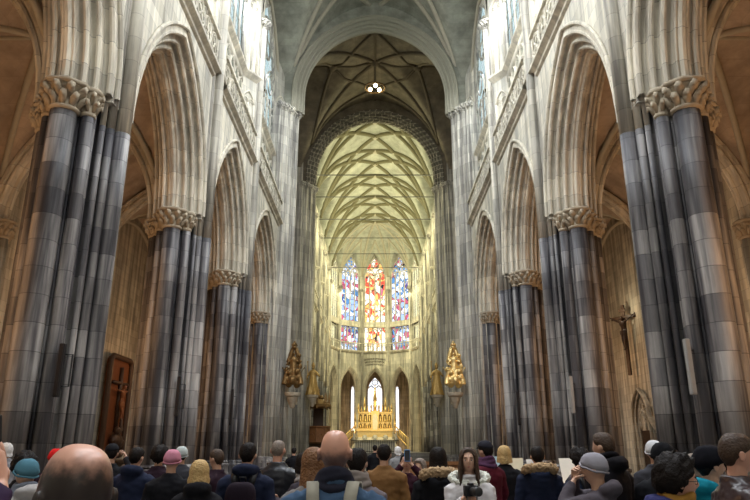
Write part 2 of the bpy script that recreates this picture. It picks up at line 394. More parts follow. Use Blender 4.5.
ARCH_PROF = [(0, 0), (.14, 0), (.20, .14), (.30, .16), (.33, .11), (.40, .11), (.40, .33), (.52, .37), (.55, .31), (.62, .32), (.62, .56), (.74, .61), (.78, .55), (.86, .58), (.86, .80)]
ARCH_PROF = [(-d, o) for d, o in ARCH_PROF[::-1]] + ARCH_PROF[1:]
ROLLS = [(0, .02, .10), (.13, .03, .05), (.37, .12, .07), (.58, .33, .07), (.81, .57, .075), (.90, .84, .07)]
def arch_into(mb, a, h, fn, n=14, rolls=ROLLS, sc=1.0):
    sweep_arch(mb, a, h, [(d * sc, o * sc) for d, o in ARCH_PROF], fn, n)
    for d, o, r in rolls:
        for s in ((1, -1) if d else (1,)): arch_roll(mb, a, h, s * d * sc, o * sc, r * sc, fn, n, 7)

SPZ = CAPZ + .72          # arcade springing
CORN = 14.3 + C0          # cornice
SILL = 19.1 + C0
def tracery(mb, fn, w, h, lights, t=.07, circles=True):
    """fn(s, z, d): opening from -w/2..w/2, 0..h, pointed"""
    spring = h - w * .95
    lw = w / lights
    def bar(pts, r=t): mb.tube([fn(s, z, 0) for s, z in pts], r, n=6)
    for i in range(1, lights):
        bar([(-w / 2 + i * lw, 0), (-w / 2 + i * lw, spring * .5), (-w / 2 + i * lw, spring)])
    for i in range(lights):
        c = -w / 2 + (i + .5) * lw
        bar([(c + s, spring + z) for s, z in arch_pt(lw / 2, lw * .75, 0, 5)], t * .8)
        bar([(c + s, spring + z - lw * .1) for s, z in arch_pt(lw * .3, lw * .45, 0, 3)], t * .5)
    if circles:
        # two sub arches and a great circle in the head
        for sg in (-1, 1):
            bar([(sg * w / 4 + s, spring + z) for s, z in arch_pt(w / 4, w * .42, 0, 7)], t * .9)
            rr = w * .09
            bar([(sg * w / 4 + rr * math.cos(2 * PI * k / 10), spring + w * .27 + rr * math.sin(2 * PI * k / 10)) for k in range(11)], t * .6)
        rr = w * .19; cz = spring + w * .60
        bar([(rr * math.cos(2 * PI * k / 16), cz + rr * math.sin(2 * PI * k / 16)) for k in range(17)], t * .9)
        for q in range(4):
            a0 = PI / 4 + q * PI / 2
            bar([(rr * .52 * math.cos(a0) + rr * .42 * math.cos(2 * PI * k / 8), cz + rr * .52 * math.sin(a0) + rr * .42 * math.sin(2 * PI * k / 8)) for k in range(9)], t * .5)
    bar([(s, spring + z) for s, z in arch_pt(w / 2, w * .95, 0, 9)], t * 1.5)
    bar([(-w / 2, 0), (-w / 2, spring)], t * 1.4); bar([(w / 2, 0), (w / 2, spring)], t * 1.4)
    return spring
def pane_poly(mb, fn, w, h, d):
    spring = h - w * .95
    pts = [(s, spring + z) for s, z in arch_pt(w / 2, w * .95, 0, 9)]
    mb.strip([[fn(s, 0, d) for s, z in pts], [fn(s, z, d) for s, z in pts]])

def ridge_plan(u, hb, flat=.55, cant=1.5, deep=.62):
    """how far the clerestory stands back from the wall face at distance u from the pier"""
    u = min(u, 2 * hb - u)
    if u < flat: return 0
    if u < cant: return deep * (u - flat) / (cant - flat)
    return deep
def nave_bay(sd, y0, y1, yc, a, wall, aisle_arch=True, pane='daypane', wn=1, h=4.35, mats=None, balu=None, lunette=6.3, lights=5, front=WF):
    """one bay of the elevation on side sd between piers y0 and y1; arch centred yc half span a"""
    m = mats or {}
    wm, mm = m.get('wall', MS['wall']), m.get('mould', MS['mould'])
    xc = front + .85
    fn = lambda s, z, d: (sd * (xc + d), yc + s, SPZ + z)
    mb = MB(); arch_into(mb, a, h, fn, 14); mb.build('arcade_arch', mm, wall, auto=50)
    # wall above arch, both faces
    mb = MB()
    for d, top in ((-.85, CORN), (.85, CORN + .3)):
        pts = [(yc + s, SPZ + z) for s, z in arch_pt(a, h, .79, 14)]
        pts = [(y0, SPZ)] + [(pts[0][0], SPZ)] + pts + [(pts[-1][0], SPZ), (y1, SPZ)]
        mb.strip([[(sd * (xc + d), y, z) for y, z in pts], [(sd * (xc + d), y, top) for y, z in pts]])
    mb.build('spandrel', wm, wall, smooth=False)
    # cornice and passage floor
    mb = MB(); X = front
    prof = [(-.02, -.35), (.10, -.28), (.12, -.2), (.30, -.06), (.30, .06), (.2, .1)]
    mb.strip([[(sd * (X - p), y, CORN + z) for p, z in prof] for y in (y0 + .62, y1 - .62)])
    mb.strip([[(sd * (X - .25), y, CORN + .1), (sd * (X + 1.6), y, CORN + .1)] for y in (y0, y1)])
    mb.build('cornice', mm, wall, smooth=False)
    # balustrade
    if balu:
        t = empty('balustrade', (0, 0, 0), label=balu, cat='balustrade', group=None)
        mb = MB(); zb, zt = CORN + .1, CORN + 1.38; xb = X - .12; n = max(4, round((y1 - y0 - 1.3) / .95)); w = (y1 - y0 - 1.3) / n
        for i in range(n):
            c = y0 + .65 + w * (i + .5); zc = (zb + zt) / 2; rr = min(w, zt - zb - .2) / 2 - .02
            P = lambda s, z: (sd * xb, c + s, z)
            mb.tube([P(rr * math.cos(2 * PI * k / 14), zc + rr * math.sin(2 * PI * k / 14)) for k in range(14)], .05, n=5, closed=True)
            for q in range(4):
                a0 = PI / 4 * (1 if i % 2 else 0) + q * PI / 2; r2 = rr * .42
                mb.tube([P(rr * .5 * math.cos(a0) + r2 * math.cos(2 * PI * k / 8), zc + rr * .5 * math.sin(a0) + r2 * math.sin(2 * PI * k / 8)) for k in range(8)], .032, n=4, closed=True)
            for sg in (-1, 1):
                mb.tube([P(sg * w / 2, zb), P(sg * w / 2, zt)], .045, n=5)
                for zz in (zb + .1, zt - .1): mb.tube([P(sg * w * .42, zz), P(sg * w * .3, zz + (.08 if zz < zc else -.08))], .04, n=4)
        mb.build('pierced_panel', mm, t)
        mb = MB(); mb.box((sd * xb, (y0 + y1) / 2, zt + .03), (.24, y1 - y0 - 1.3, .13)); mb.box((sd * xb, (y0 + y1) / 2, zb + .02), (.18, y1 - y0 - 1.3, .1)); mb.build('rail', mm, t, smooth=False)
    # triforium: back wall, front screen with little arches
    hb = (y1 - y0) / 2
    mb = MB()
    mb.strip([[(sd * (X + 1.5), y, CORN + .1), (sd * (X + 1.5), y, SILL)] for y in (y0, y1)])
    mb.build('passage_wall', wm, wall, smooth=False)
    mb = MB(); mb.strip([[(sd * (X + 1.42), y, CORN + .9), (sd * (X + 1.42), y, SILL - .5)] for y in (y0 + 1.2, y1 - 1.2)])
    mb.build('passage_glazing', MS[pane], wall, smooth=False)
    mb = MB(); n = 6; w = (2 * hb - 2.6) / n
    for i in range(n):
        c = y0 + 1.3 + w * (i + .5)
        f2 = lambda s, z, d: (sd * (X + .62), c + s, CORN + .15 + z)
        tracery(mb, f2, w, SILL - CORN - .75, 2, .055, circles=False)
    mb.box((sd * (X + .7), (y0 + y1) / 2, SILL - .45), (.3, 2 * hb - 2.3, .5))
    mb.build('triforium_screen', mm, wall)
    # canted walls and upper wall beside the window
    us = [0, .55, .9, 1.2, 1.5]
    sp = lambda y: NS + arch_z(hb, lunette, y - (y0 + y1) / 2) + .25
    mb = MB()
    for sg in (1, -1):
        base = y0 if sg > 0 else y1
        mb.strip([[(sd * (X + ridge_plan(u, hb)), base + sg * u, z) for u in us] for z in (CORN + .05, SILL)])
        mb.strip([[(sd * (X + ridge_plan(u, hb)), base + sg * u, SILL) for u in us], [(sd * (X + ridge_plan(u, hb)), base + sg * u, sp(base + sg * u) + .6) for u in us]])
    # wall round the window head
    W = 2 * hb - 3.0; H = NS + 5.6 - SILL; ymid = (y0 + y1) / 2
    spr = H - W * .95
    pts = [(ymid + s, SILL + spr + z) for s, z in arch_pt(W / 2, W * .95, 0, 9)]
    mb.strip([[(sd * (X + .62), y, z) for y, z in pts], [(sd * (X + .62), y, max(z + .1, sp(y) + .6)) for y, z in pts]])
    mb.build('clerestory_wall', wm, wall, smooth=False)
    # blind panel tracery and a shelf console on the canted walls
    mb = MB()
    for sg in (1, -1):
        base = y0 if sg > 0 else y1
        def f3(s, z, d, sg=sg, base=base): 
            u = 1.03 + s; return (sd * (X + ridge_plan(u, hb) - .03), base + sg * u, SILL + .2 + z)
        tracery(mb, f3, .72, 4.6, 2, .045, circles=False)
        f4 = lambda s, z, d, sg=sg, base=base: (sd * (X + ridge_plan(1.03 + s, hb) - .03), base + sg * (1.03 + s), CORN + 1.6 + z)
        tracery(mb, f4, .7, 2.2, 2, .04, circles=False)
    mb.build('blind_tracery', mm, wall)
    # sill ledge following the zigzag plan
    mb = MB(); path = us + [2 * hb - u for u in reversed(us)]
    for pr in ([(-.0, -.28), (.10, -.2), (.30, -.02), (.30, .10), (0, .12)],):
        mb.strip([[(sd * (X + ridge_plan(u, hb) - p), y0 + u, SILL + z) for p, z in pr] for u in path[1:-1]])
    mb.build('sill_ledge', mm, wall, smooth=False)
    # window
    win = MB(); f5 = lambda s, z, d: (sd * (X + .68 + d), ymid + s, SILL + z)
    pane_poly(win, f5, W, H, .12)
    wo = win.build('window_%d' % wn, MS[pane], smooth=False); tag(wo, kind='structure')
    tr = MB(); tracery(tr, f5, W, H, lights, .075)
    for q in range(1, 4): tr.tube([f5(-W / 2, spr * q / 4, 0), f5(W / 2, spr * q / 4, 0)], .02, n=4)
    tr.build('tracery', MS['upper'], wo)
# ------------------------------------------------------------------ floor, nave walls
mb = MB(); mb.add([(-30, -9, 0), (30, -9, 0), (30, 125, 0), (-30, 125, 0)], [(0, 1, 2, 3)])
floor = tag(mb.build('floor', MS['floor'], smooth=False), kind='structure')
walls = {}
SIDE = {1: 'right', -1: 'left'}
wn = 0
bay_word = ['nearest', 'middle', 'farthest']
for sd in (1, -1):
    w = empty('wall_nave_' + SIDE[sd], kind='structure'); walls[sd] = w
    yb = [(PY[0], PY[1], 10.25, 2.87), (PY[1], PY[2], 18.55, 2.87), (PY[2], PY[3], 26.85, 2.87), (PY[3], CW, 35.83, 3.52)]
    for i, (y0, y1, yc, a) in enumerate(yb):
        wn += 1
        lab = None
        if i: lab = 'pierced stone balustrade on the %s nave cornice, %s of its three bays' % (SIDE[sd], bay_word[i - 1])
        nave_bay(sd, y0, y1, yc, a, w, wn=wn, balu=lab, h=4.5, lights=6 if i == 3 else 5)
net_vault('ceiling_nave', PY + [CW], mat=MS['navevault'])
# plain shell behind the camera
mb = MB()
for sd in (1, -1):
    mb.add([(sd * 7.2, -8, 0), (sd * 7.2, PY[0] - 1.1, 0), (sd * 7.2, PY[0] - 1.1, 34), (sd * 7.2, -8, 34)], [(0, 1, 2, 3)])
    mb.add([(sd * 7.2, PY[0] - .5, 0), (sd * 16, PY[0] - .5, 0), (sd * 16, PY[0] - .5, 16), (sd * 7.2, PY[0] - .5, 16)], [(0, 1, 2, 3)])
mb.add([(-7.2, -8, 0), (7.2, -8, 0), (7.2, -8, 34), (-7.2, -8, 34)], [(0, 1, 2, 3)])
tag(mb.build('wall_west', MS['wall'], smooth=False), kind='structure')
mb = MB(); mb.add([(-7.7, -8, NS + 8), (7.7, -8, NS + 8), (7.7, PY[0], NS + 8), (-7.7, PY[0], NS + 8)], [(0, 1, 2, 3)])
tag(mb.build('ceiling_west', MS['vault'], smooth=False), kind='structure')

side_in = {1: 'right', -1: 'left'}
proto = make_pier('clustered_pier', 'x')
kids = kidmap()
names = {1: 'the nearest', 2: 'the second', 3: 'the third'}
first = True
for sd in (1, -1):
    for i in range(4):
        if first: o = proto; first = False
        else: o = copy_tree(proto, kids)
        o.location = (sd * XP, PY[i], 0); o.rotation_euler = (0, 0, 0 if sd > 0 else PI)
        o['group'] = 'nave arcade piers'
        o['label'] = 'clustered grey stone pier on the %s of the nave, %s' % (SIDE[sd], names[i] + ' in view' if i else 'beside the camera')
CHY = [CE + 6.8 * k for k in range(6)]; CHY[-1] = APY
for sd in (1, -1):
    for k in range(1, 5):
        o = copy_tree(proto, kids); o.location = (sd * (XP - .1), CHY[k], 0); o.rotation_euler = (0, 0, 0 if sd > 0 else PI)
        o['group'] = 'choir piers on the ' + SIDE[sd]
        o['label'] = 'slender clustered choir pier beyond the crossing on the %s' % SIDE[sd]

# ------------------------------------------------------------------ crossing piers
def crossing_pier(x, y, sd, my, label):
    root = empty('crossing_pier', (x, y, 0), 0, label, 'pier', 'crossing piers')
    half = [(-1.52, .18), (-1.42, .55), (-1.2, .78), (-1.08, 1.0), (-.9, 1.22), (-.72, 1.45), (-.3, 1.66), (.3, 1.66), (.9, 1.3), (1.4, .6)]
    poly = [(sd * a, b) for a, b in half] + [(sd * a, -b) for a, b in reversed(half)]
    mb = MB(); mb.prism(poly, 0, NS + .4); mb.prism([(sd * a, b * .8) for a, b in [(-.6, 1.2), (.9, 1.2), (.9, -1.2), (-.6, -1.2)]], NS + .4, NS + 7.6); mb.build('core', MS['upper'], root, smooth=False)
    S = [(-1.56, 0, .24), (-1.45, .36, .12), (-1.30, .62, .17), (-1.14, .88, .11), (-.98, 1.10, .17), (-.80, 1.34, .11), (-.62, 1.52, .10)]
    allS = []
    for a, b, r in S:
        for q in ((1, -1) if b else (1,)): allS.append((sd * a, q * b, r))
    mb = MB(); mb.prism([(a * 1.15, b * 1.12) for a, b in poly], 0, .9); mb.prism([(a * 1.1, b * 1.08) for a, b in poly], .9, 1.25)
    for a, b, r in allS: base_part(mb, a, b, r)
    mb.build('base', MS['pier'], root, auto=40)
    for a, b, r in allS:
        shaft_part(a, b, r, 1.1, NS, root, MS['upper'])
        mb = MB(); leafy_capital(mb, a, b, NS - .1, r, .6); mb.build('vault_capital', MS['upper'], root)
    for a, b, r in [(0, my * 1.70, .28), (sd * .42, my * 1.5, .13), (sd * -.42, my * 1.56, .13)]:
        shaft_part(a, b, r, 1.1, CAPZ + .05, root, MS['shaft']); mb = MB(); leafy_capital(mb, a, b, CAPZ, r); mb.build('capital', MS['capital'], root)
    return root
for sd in (1, -1):
    crossing_pier(sd * 7.25, CW, sd, -1, 'massive crossing pier at the near %s corner of the crossing' % SIDE[sd])
    crossing_pier(sd * 7.25, CE, sd, 1, 'massive crossing pier at the far %s corner, at the choir entrance' % SIDE[sd])

def transverse(name, y, a, h, mat, sc=1.3, ys=None, lo=-7.9, rise=NAPEX, wallm=None, lift=0):
    root = empty(name, kind='structure')
    fn = lambda s, z, d: (s, y + d, NS + .45 + lift + z)
    mb = MB(); arch_into(mb, a, h, fn, 22, sc=sc)
    for q in (1, -1):      # the arch stands on short upright legs
        mb.strip([[(q * (a + o * sc), y + d * sc, z) for d, o in ARCH_PROF] for z in (NS + .3, NS + .45 + lift)])
        for d, o, r in ROLLS:
            for s in ((1, -1) if d else (1,)): mb.tube([(q * (a + o * sc), y + s * d * sc, NS + .3), (q * (a + o * sc), y + s * d * sc, NS + .45 + lift)], r * sc, n=7)
    mb.build('arch_moulding', mat, root, auto=50)
    mb = MB(); off = .79 * sc
    pts = [(s, NS + .45 + lift + z) for s, z in arch_pt(a, h, off, 22)]
    for d in (-.8 * sc, .8 * sc):
        mb.strip([[(s, y + d, z) for s, z in pts], [(s, y + d, max(z, NS + 9.9)) for s, z in pts]])
        for sg in (1, -1):
            x0 = a + off
            mb.add([(sg * x0, y + d, NS - .3), (sg * 8, y + d, NS - .3), (sg * 8, y + d, NS + 9.9), (sg * x0, y + d, NS + 9.9)], [(0, 1, 2, 3)])
    mb.build('spandrel', wallm or MS['wall'], root, smooth=False)
    return root
transverse('trim_crossing_arch_west', CW, 5.15, 5.65, MS['crossmould'], sc=.9, lift=1.3, wallm=MS['navevault'])
transverse('trim_crossing_arch_east', CE, 5.5, 5.8, MS['band'], sc=.95, lift=1.1, wallm=MS['crossvault'])

# crossing vault: star net over the square, running out over the transepts
CY = (CW + CE) / 2
def cz(x, y):
    return NS + .3 + max(dome_z(6.9, 9.0, x), arch_z(6.2, 8.6, y - CY))
mb = MB(); grid_z(mb, lin(-16, 16, 80), lin(CW + .4, CE - .4, 44), cz)
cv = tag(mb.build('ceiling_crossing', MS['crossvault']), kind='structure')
def pl(pts, n=8, off=.05, f=cz):
    out = []
    for (x0, y0), (x1, y1) in zip(pts, pts[1:]):
        for k in range(n): out.append((x0 + (x1 - x0) * k / n, y0 + (y1 - y0) * k / n))
    out.append(pts[-1]); return [(x, y, f(x, y) - off) for x, y in out]
c6 = 6.0
for sx in (1, -1):
    for sy in (1, -1):
        cor = (sx * c6, CY + sy * 6.1)
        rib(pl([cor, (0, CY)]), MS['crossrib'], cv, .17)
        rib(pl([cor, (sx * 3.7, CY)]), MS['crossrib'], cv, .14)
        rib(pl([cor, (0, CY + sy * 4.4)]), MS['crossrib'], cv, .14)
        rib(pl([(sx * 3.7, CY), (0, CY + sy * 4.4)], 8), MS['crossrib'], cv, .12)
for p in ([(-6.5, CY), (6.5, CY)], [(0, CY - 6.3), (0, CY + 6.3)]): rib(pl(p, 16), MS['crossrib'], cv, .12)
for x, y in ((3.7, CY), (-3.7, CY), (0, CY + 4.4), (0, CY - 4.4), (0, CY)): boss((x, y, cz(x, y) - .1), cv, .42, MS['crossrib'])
mb = MB()
for sd in (1, -1):
    mb.add([(sd * 16, CW - 2, 0), (sd * 16, CE + 2, 0), (sd * 16, CE + 2, 36), (sd * 16, CW - 2, 36)], [(0, 1, 2, 3)])
    for y, e in ((CW, 1), (CE, -1)):
        mb.add([(sd * 8.4, y + .2 * e, 14.5), (sd * 16, y + .2 * e, 14.5), (sd * 16, y + .2 * e, 36), (sd * 8.4, y + .2 * e, 36)], [(0, 1, 2, 3)])
tag(mb.build('wall_transept', MS['wall'], smooth=False), kind='structure')

# ------------------------------------------------------------------ aisles
AC, AHW = (8.1 + AX) / 2, (AX - 8.1) / 2
ASP = SPZ
def aisle_ceiling(sd, ys):
    f = lambda x, y: ASP + max(arch_z(AHW, 5.1, abs(x) - AC), max([arch_z((b - a) / 2, 5.1, y - (a + b) / 2) if a <= y <= b else 0 for a, b in zip(ys, ys[1:])]))
    mb = MB(); yy = []
    for a, b in zip(ys, ys[1:]): yy += lin(a, b, 20)[:-1]
    yy.append(ys[-1])
    grid_z(mb, [sd * x for x in lin(8.05, AX + .05, 20)], yy, f)
    root = tag(mb.build('ceiling_aisle_' + SIDE[sd], MS['avault']), kind='structure')
    for a, b in zip(ys, ys[1:]):
        xa, xb = 8.3, AX - .15
        for p in ([(sd * xa, a + .3), (sd * xb, b - .3)], [(sd * xb, a + .3), (sd * xa, b - .3)]):
            rib(pl(p, 22, .06, f), MS['rib'], root, .12)
        rib(pl([(sd * xa, (a + b) / 2), (sd * xb, (a + b) / 2)], 16, .04, f), MS['rib'], root, .08)
        rib(pl([(sd * AC, a), (sd * AC, b)], 16, .04, f), MS['rib'], root, .08)
        hw = (b - a) / 2
        rib([(sd * (AX - .06), a + hw + q, ASP + z - .1) for q, z in arch_pt(hw - .45, 4.6, 0, 10)], MS['rib'], root, .12, 'wall_rib')
        boss((sd * AC, (a + b) / 2, f(sd * AC, (a + b) / 2) - .05), root, .26)
    for y in ys[1:-1]:
        fn = lambda s, z, d: (sd * (AC + s), y + d, ASP + z)
        mb = MB(); sweep_arch(mb, AHW - .35, 4.5, [(-.42, .35), (-.42, .22), (-.30, .16), (-.30, .05), (-.12, 0), (.12, 0), (.30, .05), (.30, .16), (.42, .22), (.42, .35)], fn, 12)
        for d, o in ((-.32, .08), (0, -.02), (.32, .08)): arch_roll(mb, AHW - .35, 4.5, d, o, .08, fn, 12, 6)
        mb.build('transverse_arch', MS['mould'], root, auto=50)
    return root
AYS = PY + [CW]
for sd in (1, -1):
    aisle_ceiling(sd, AYS)
    w = empty('wall_aisle_' + SIDE[sd], kind='structure')
    mb = MB(); mb.add([(sd * AX, PY[0] - 1, 0), (sd * AX, CW + 2, 0), (sd * AX, CW + 2, 17), (sd * AX, PY[0] - 1, 17)], [(0, 1, 2, 3)]); mb.build('wall_face', MS['aisle'], w, smooth=False)
    mb = MB(); mb.strip([[(sd * (AX - p), y, 3.1 + z) for p, z in [(0, -.15), (.12, -.02), (.12, .06), (0, .1)]] for y in (PY[0], 33.2)]); mb.build('string_course', MS['mould'], w, smooth=False)
    for i, y in enumerate(AYS[1:-1]):
        rp = empty('wall_respond', (sd * (AX - .1), y, 0), 0 if sd > 0 else PI, 'stone wall respond with leafy capital in the %s aisle behind the %s pier' % (SIDE[sd], ['nearest', 'second', 'third'][i]), 'respond', 'aisle responds')
        mb = MB(); mb.box((.1, 0, 5), (.5, 1.5, 10)); mb.build('backing', MS['aisle'], rp, smooth=False)
        for a, b, r in ((-.3, 0, .22), (-.2, .36, .12), (-.2, -.36, .12), (-.14, .58, .09), (-.14, -.58, .09)):
            shaft_part(a, b, r, 0, CAPZ, rp, MS['aisle']); mb = MB(); leafy_capital(mb, a, b, CAPZ, r); mb.build('capital', MS['capital'], rp)
# dark chapel opening and lancet on the left, lancets elsewhere
def wall_window(sd, y, zb, w, h, lights, pane, n, label=None):
    wo = empty('window_%d' % n, kind='structure')
    fn = lambda s, z, d: (sd * (AX - .05 + d), y + s, zb + z)
    mb = MB(); pane_poly(mb, fn, w, h, .02); mb.build('pane', MS[pane], wo, smooth=False)
    mb = MB(); tracery(mb, fn, w, h, lights, .06, circles=lights > 2); mb.build('tracery', MS['mould'], wo)
for sd in (1, -1):
    wall_window(sd, 10.2, 4.4, 3.6, 7.2, 4, 'darkpane', 21 + sd)
wall_window(-1, 27.3, 4.2, 4.6, 7.8, 4, 'darkpane', 31)
wall_window(-1, 18.5, 4.4, 3.6, 7.4, 4, 'darkpane', 32)
wall_window(-1, 39.6, 7.6, .8, 3.4, 1, 'darkpane', 33)
mb = MB()
for sd in (1, -1):
    mb.add([(sd * 8.4, CW + 1.8, 0), (sd * AX, CW + 1.8, 0), (sd * AX, CW + 1.8, 17), (sd * 8.4, CW + 1.8, 17)], [(0, 1, 2, 3)])
tag(mb.build('wall_aisle_end', MS['aisle'], smooth=False), kind='structure')

# ------------------------------------------------------------------ choir
for sd in (1, -1):
    w = empty('wall_choir_' + SIDE[sd], kind='structure')
    for k in range(5):
        y0, y1 = CHY[k], CHY[k + 1]; wn += 1
        if k == 0: yc, a = (57.25 + y1 - 1.3) / 2, (y1 - 1.3 - 57.25) / 2
        else: yc, a = (y0 + y1) / 2, (y1 - y0) / 2 - 1.27
        nave_bay(sd, y0, y1, yc, a, w, pane='choirpane', wn=wn + 40, h=3.4, lights=4, balu='pierced stone balustrade along the %s side of the choir' % SIDE[sd], lunette=6.3)
    mb = MB(); mb.add([(sd * AX, CE, 0), (sd * AX, APY, 0), (sd * AX, APY, 16), (sd * AX, CE, 16)], [(0, 1, 2, 3)]); tag(mb.build('wall_choir_aisle_' + SIDE[sd], MS['aisle'], smooth=False), kind='structure')
    mb = MB(); mb.add([(sd * 7.6, CE, 14.6), (sd * AX, CE, 14.6), (sd * AX, APY, 14.6), (sd * 7.6, APY, 14.6)], [(0, 1, 2, 3)]); tag(mb.build('ceiling_choir_aisle_' + SIDE[sd], MS['avault'], smooth=False), kind='structure')
for o in scene.objects:
    if o.name.startswith('balustrade') and 'choir' in str(o.get('label', '')): o['group'] = 'choir balustrades ' + ('right' if 'right' in o['label'] else 'left')
net_vault('ceiling_choir', CHY, ribr=.25, ribmat=MS['choirrib'])

# apse: five sides of a decagon
AV = [(APR * math.cos(R(36 * k)), APY + APR * math.sin(R(36 * k))) for k in range(6)]
ap = empty('wall_apse', kind='structure')
GAL = 13.75 + C0
for i in range(5):
    (xa, ya), (xb, yb_) = AV[i], AV[i + 1]
    mx_, my_ = (xa + xb) / 2, (ya + yb_) / 2
    ux, uy = (xb - xa), (yb_ - ya); L_ = math.hypot(ux, uy); ux /= L_; uy /= L_
    nx, ny = uy, -ux                                   # outward
    if nx * mx_ + ny * (my_ - APY) < 0: nx, ny = -nx, -ny
    F = lambda s, z, d, base=0.0, o=(mx_, my_, ux, uy, nx, ny): (o[0] + o[2] * s + o[4] * d, o[1] + o[3] * s + o[5] * d, base + z)
    fa = lambda s, z, d: F(s, z, d + .5, SPZ)
    a = 1.32
    mb = MB(); arch_into(mb, a, 2.75, fa, 12, sc=.62)
    for sg in (1, -1):
        mb.strip([[F(sg * (a + o * .62), z, d * .62 + .5) for d, o in ARCH_PROF] for z in (0, SPZ)])
        for d, o, r in ROLLS: mb.tube([F(sg * (a + o * .62), 0, .5 - d * .62), F(sg * (a + o * .62), SPZ, .5 - d * .62)], r * .62, n=7)
    mb.build('arcade_arch', MS['mould'], ap, auto=50)
    mb = MB(); hw = L_ / 2
    pts = [(s, SPZ + z) for s, z in arch_pt(a, 2.75, .49, 12)]; pts = [(-a - .49, 0)] + pts + [(a + .49, 0)]
    mb.strip([[F(s, z, 0) for s, z in pts], [F(s, GAL, 0) for s, z in pts]])
    for sg in (1, -1): mb.add([F(sg * (a + .49), 0, 0), F(sg * hw, 0, 0), F(sg * hw, GAL, 0), F(sg * (a + .49), GAL, 0)], [(0, 1, 2, 3)])
    # wall between gallery windows and clerestory, piers beside the windows
    ww = 1.62; H = 10.1; zb = 18.2 + C0; spr = H - 2 * ww * .95
    for sg in (1, -1): mb.add([F(sg * ww, GAL, 0), F(sg * hw, GAL, 0), F(sg * hw, NS + 9, 0), F(sg * ww, NS + 9, 0)], [(0, 1, 2, 3)])
    mb.add([F(-ww, 17.35 + C0, 0), F(ww, 17.35 + C0, 0), F(ww, zb, 0), F(-ww, zb, 0)], [(0, 1, 2, 3)])
    mb.add([F(-ww, zb, 0), F(ww, zb, 0), F(ww, zb, .35), F(-ww, zb, .35)], [(0, 1, 2, 3)])
    pts = [(s, zb + spr + z) for s, z in arch_pt(ww, ww * 1.9, 0, 9)]
    mb.strip([[F(s, z, 0) for s, z in pts], [F(s, NS + 9, 0) for s, z in pts]])
    mb.build('wall_panel', MS['wall'], ap, smooth=False)
    mb = MB()
    mb.strip([[F(s, z, -p, GAL) for p, z in [(0, -.35), (.15, -.25), (.3, -.05), (.3, .08), (-.4, .1)]] for s in (-hw, hw)])
    mb.strip([[F(s, z, -p, zb) for p, z in [(0, -.9), (.14, -.84), (.14, -.74), (0, -.7)]] for s in (-hw, hw)])
    mb.build('gallery_cornice', MS['mould'], ap, smooth=False)
    # balustrade
    t = empty('gallery_balustrade', label='pierced stone gallery balustrade in the apse, on its %s side' % ['far right', 'right', 'central', 'left', 'far left'][i], cat='balustrade')
    mb = MB()
    for s in lin(-hw, hw, 9)[:-1]:
        mb.tube([F(s, .1, -.15, GAL), F(s, 1.1, -.15, GAL)], .05, n=5)
        mb.tube([F(s + hw / 9 + q, z + .55, -.15, GAL) for q, z in arch_pt(hw / 9, .35, 0, 4)], .035, n=4)
    mb.build('baluster_screen', MS['mould'], t)
    mb = MB(); mb.rings([[F(-hw, 1.08, -.25, GAL), F(-hw, 1.08, -.03, GAL), F(-hw, 1.22, -.03, GAL), F(-hw, 1.22, -.25, GAL)], [F(hw, 1.08, -.25, GAL), F(hw, 1.08, -.03, GAL), F(hw, 1.22, -.03, GAL), F(hw, 1.22, -.25, GAL)]]); mb.build('rail', MS['mould'], t, smooth=False)
    # windows
    gl = MS['glass_red'] if i == 2 else (MS['glass_blue'] if i in (1, 3) else MS['choirpane'])
    wo = empty('window_%d' % (60 + i), kind='structure')
    f1 = lambda s, z, d: F(s, z, d + .25, zb)
    mb = MB(); pane_poly(mb, f1, 2 * ww, H, .1); mb.build('pane', gl, wo, smooth=False)
    mb = MB(); tracery(mb, f1, 2 * ww, H, 4, .10)
    for q in range(1, 6): mb.tube([f1(-ww, spr * q / 6, 0), f1(ww, spr * q / 6, 0)], .03, n=4)
    mb.build('tracery', MS['mould'], wo)
    wo = empty('window_%d' % (70 + i), kind='structure')
    z0, z1 = GAL + .1, 17.35 + C0
    mb = MB(); mb.add([F(-ww, z0, .5), F(ww, z0, .5), F(ww, z1, .5), F(-ww, z1, .5)], [(0, 1, 2, 3)]); mb.build('pane', gl, wo, smooth=False)
    mb = MB()
    lw = 2 * ww / 5
    for q in range(6):
        s = -ww + lw * q; mb.tube([F(s, z0, .3), F(s, z1, .3)], .08, n=6)
    for q in range(5):
        mb.tube([F(-ww + lw * (q + .5) + s, z1 - .75 + z, .3) for s, z in arch_pt(lw / 2, lw * .9, 0, 5)], .06, n=5)
    mb.build('tracery', MS['mould'], wo)
for k, (x, y) in enumerate(AV):
    dx, dy = -x / APR, -(y - APY) / APR
    tx, ty = -dy, dx
    for o, q, r in ((.16, 0, .2), (.02, .26, .11), (.02, -.26, .11), (-.1, .45, .08), (-.1, -.45, .08)):
        if k in (0, 5) and (q * (1 if k == 0 else -1)) > 0: pass
        mb = MB(); px, py = x + dx * o + tx * q, y + dy * o + ty * q
        mb.tube([(px, py, 0), (px, py, 12), (px, py, NS)], r, n=10); mb.build('shaft', MS['upper'], ap)
    mb = MB(); leafy_capital(mb, x + dx * .16, y + dy * .16, NS - .1, .2, .6); mb.build('capital', MS['upper'], ap)
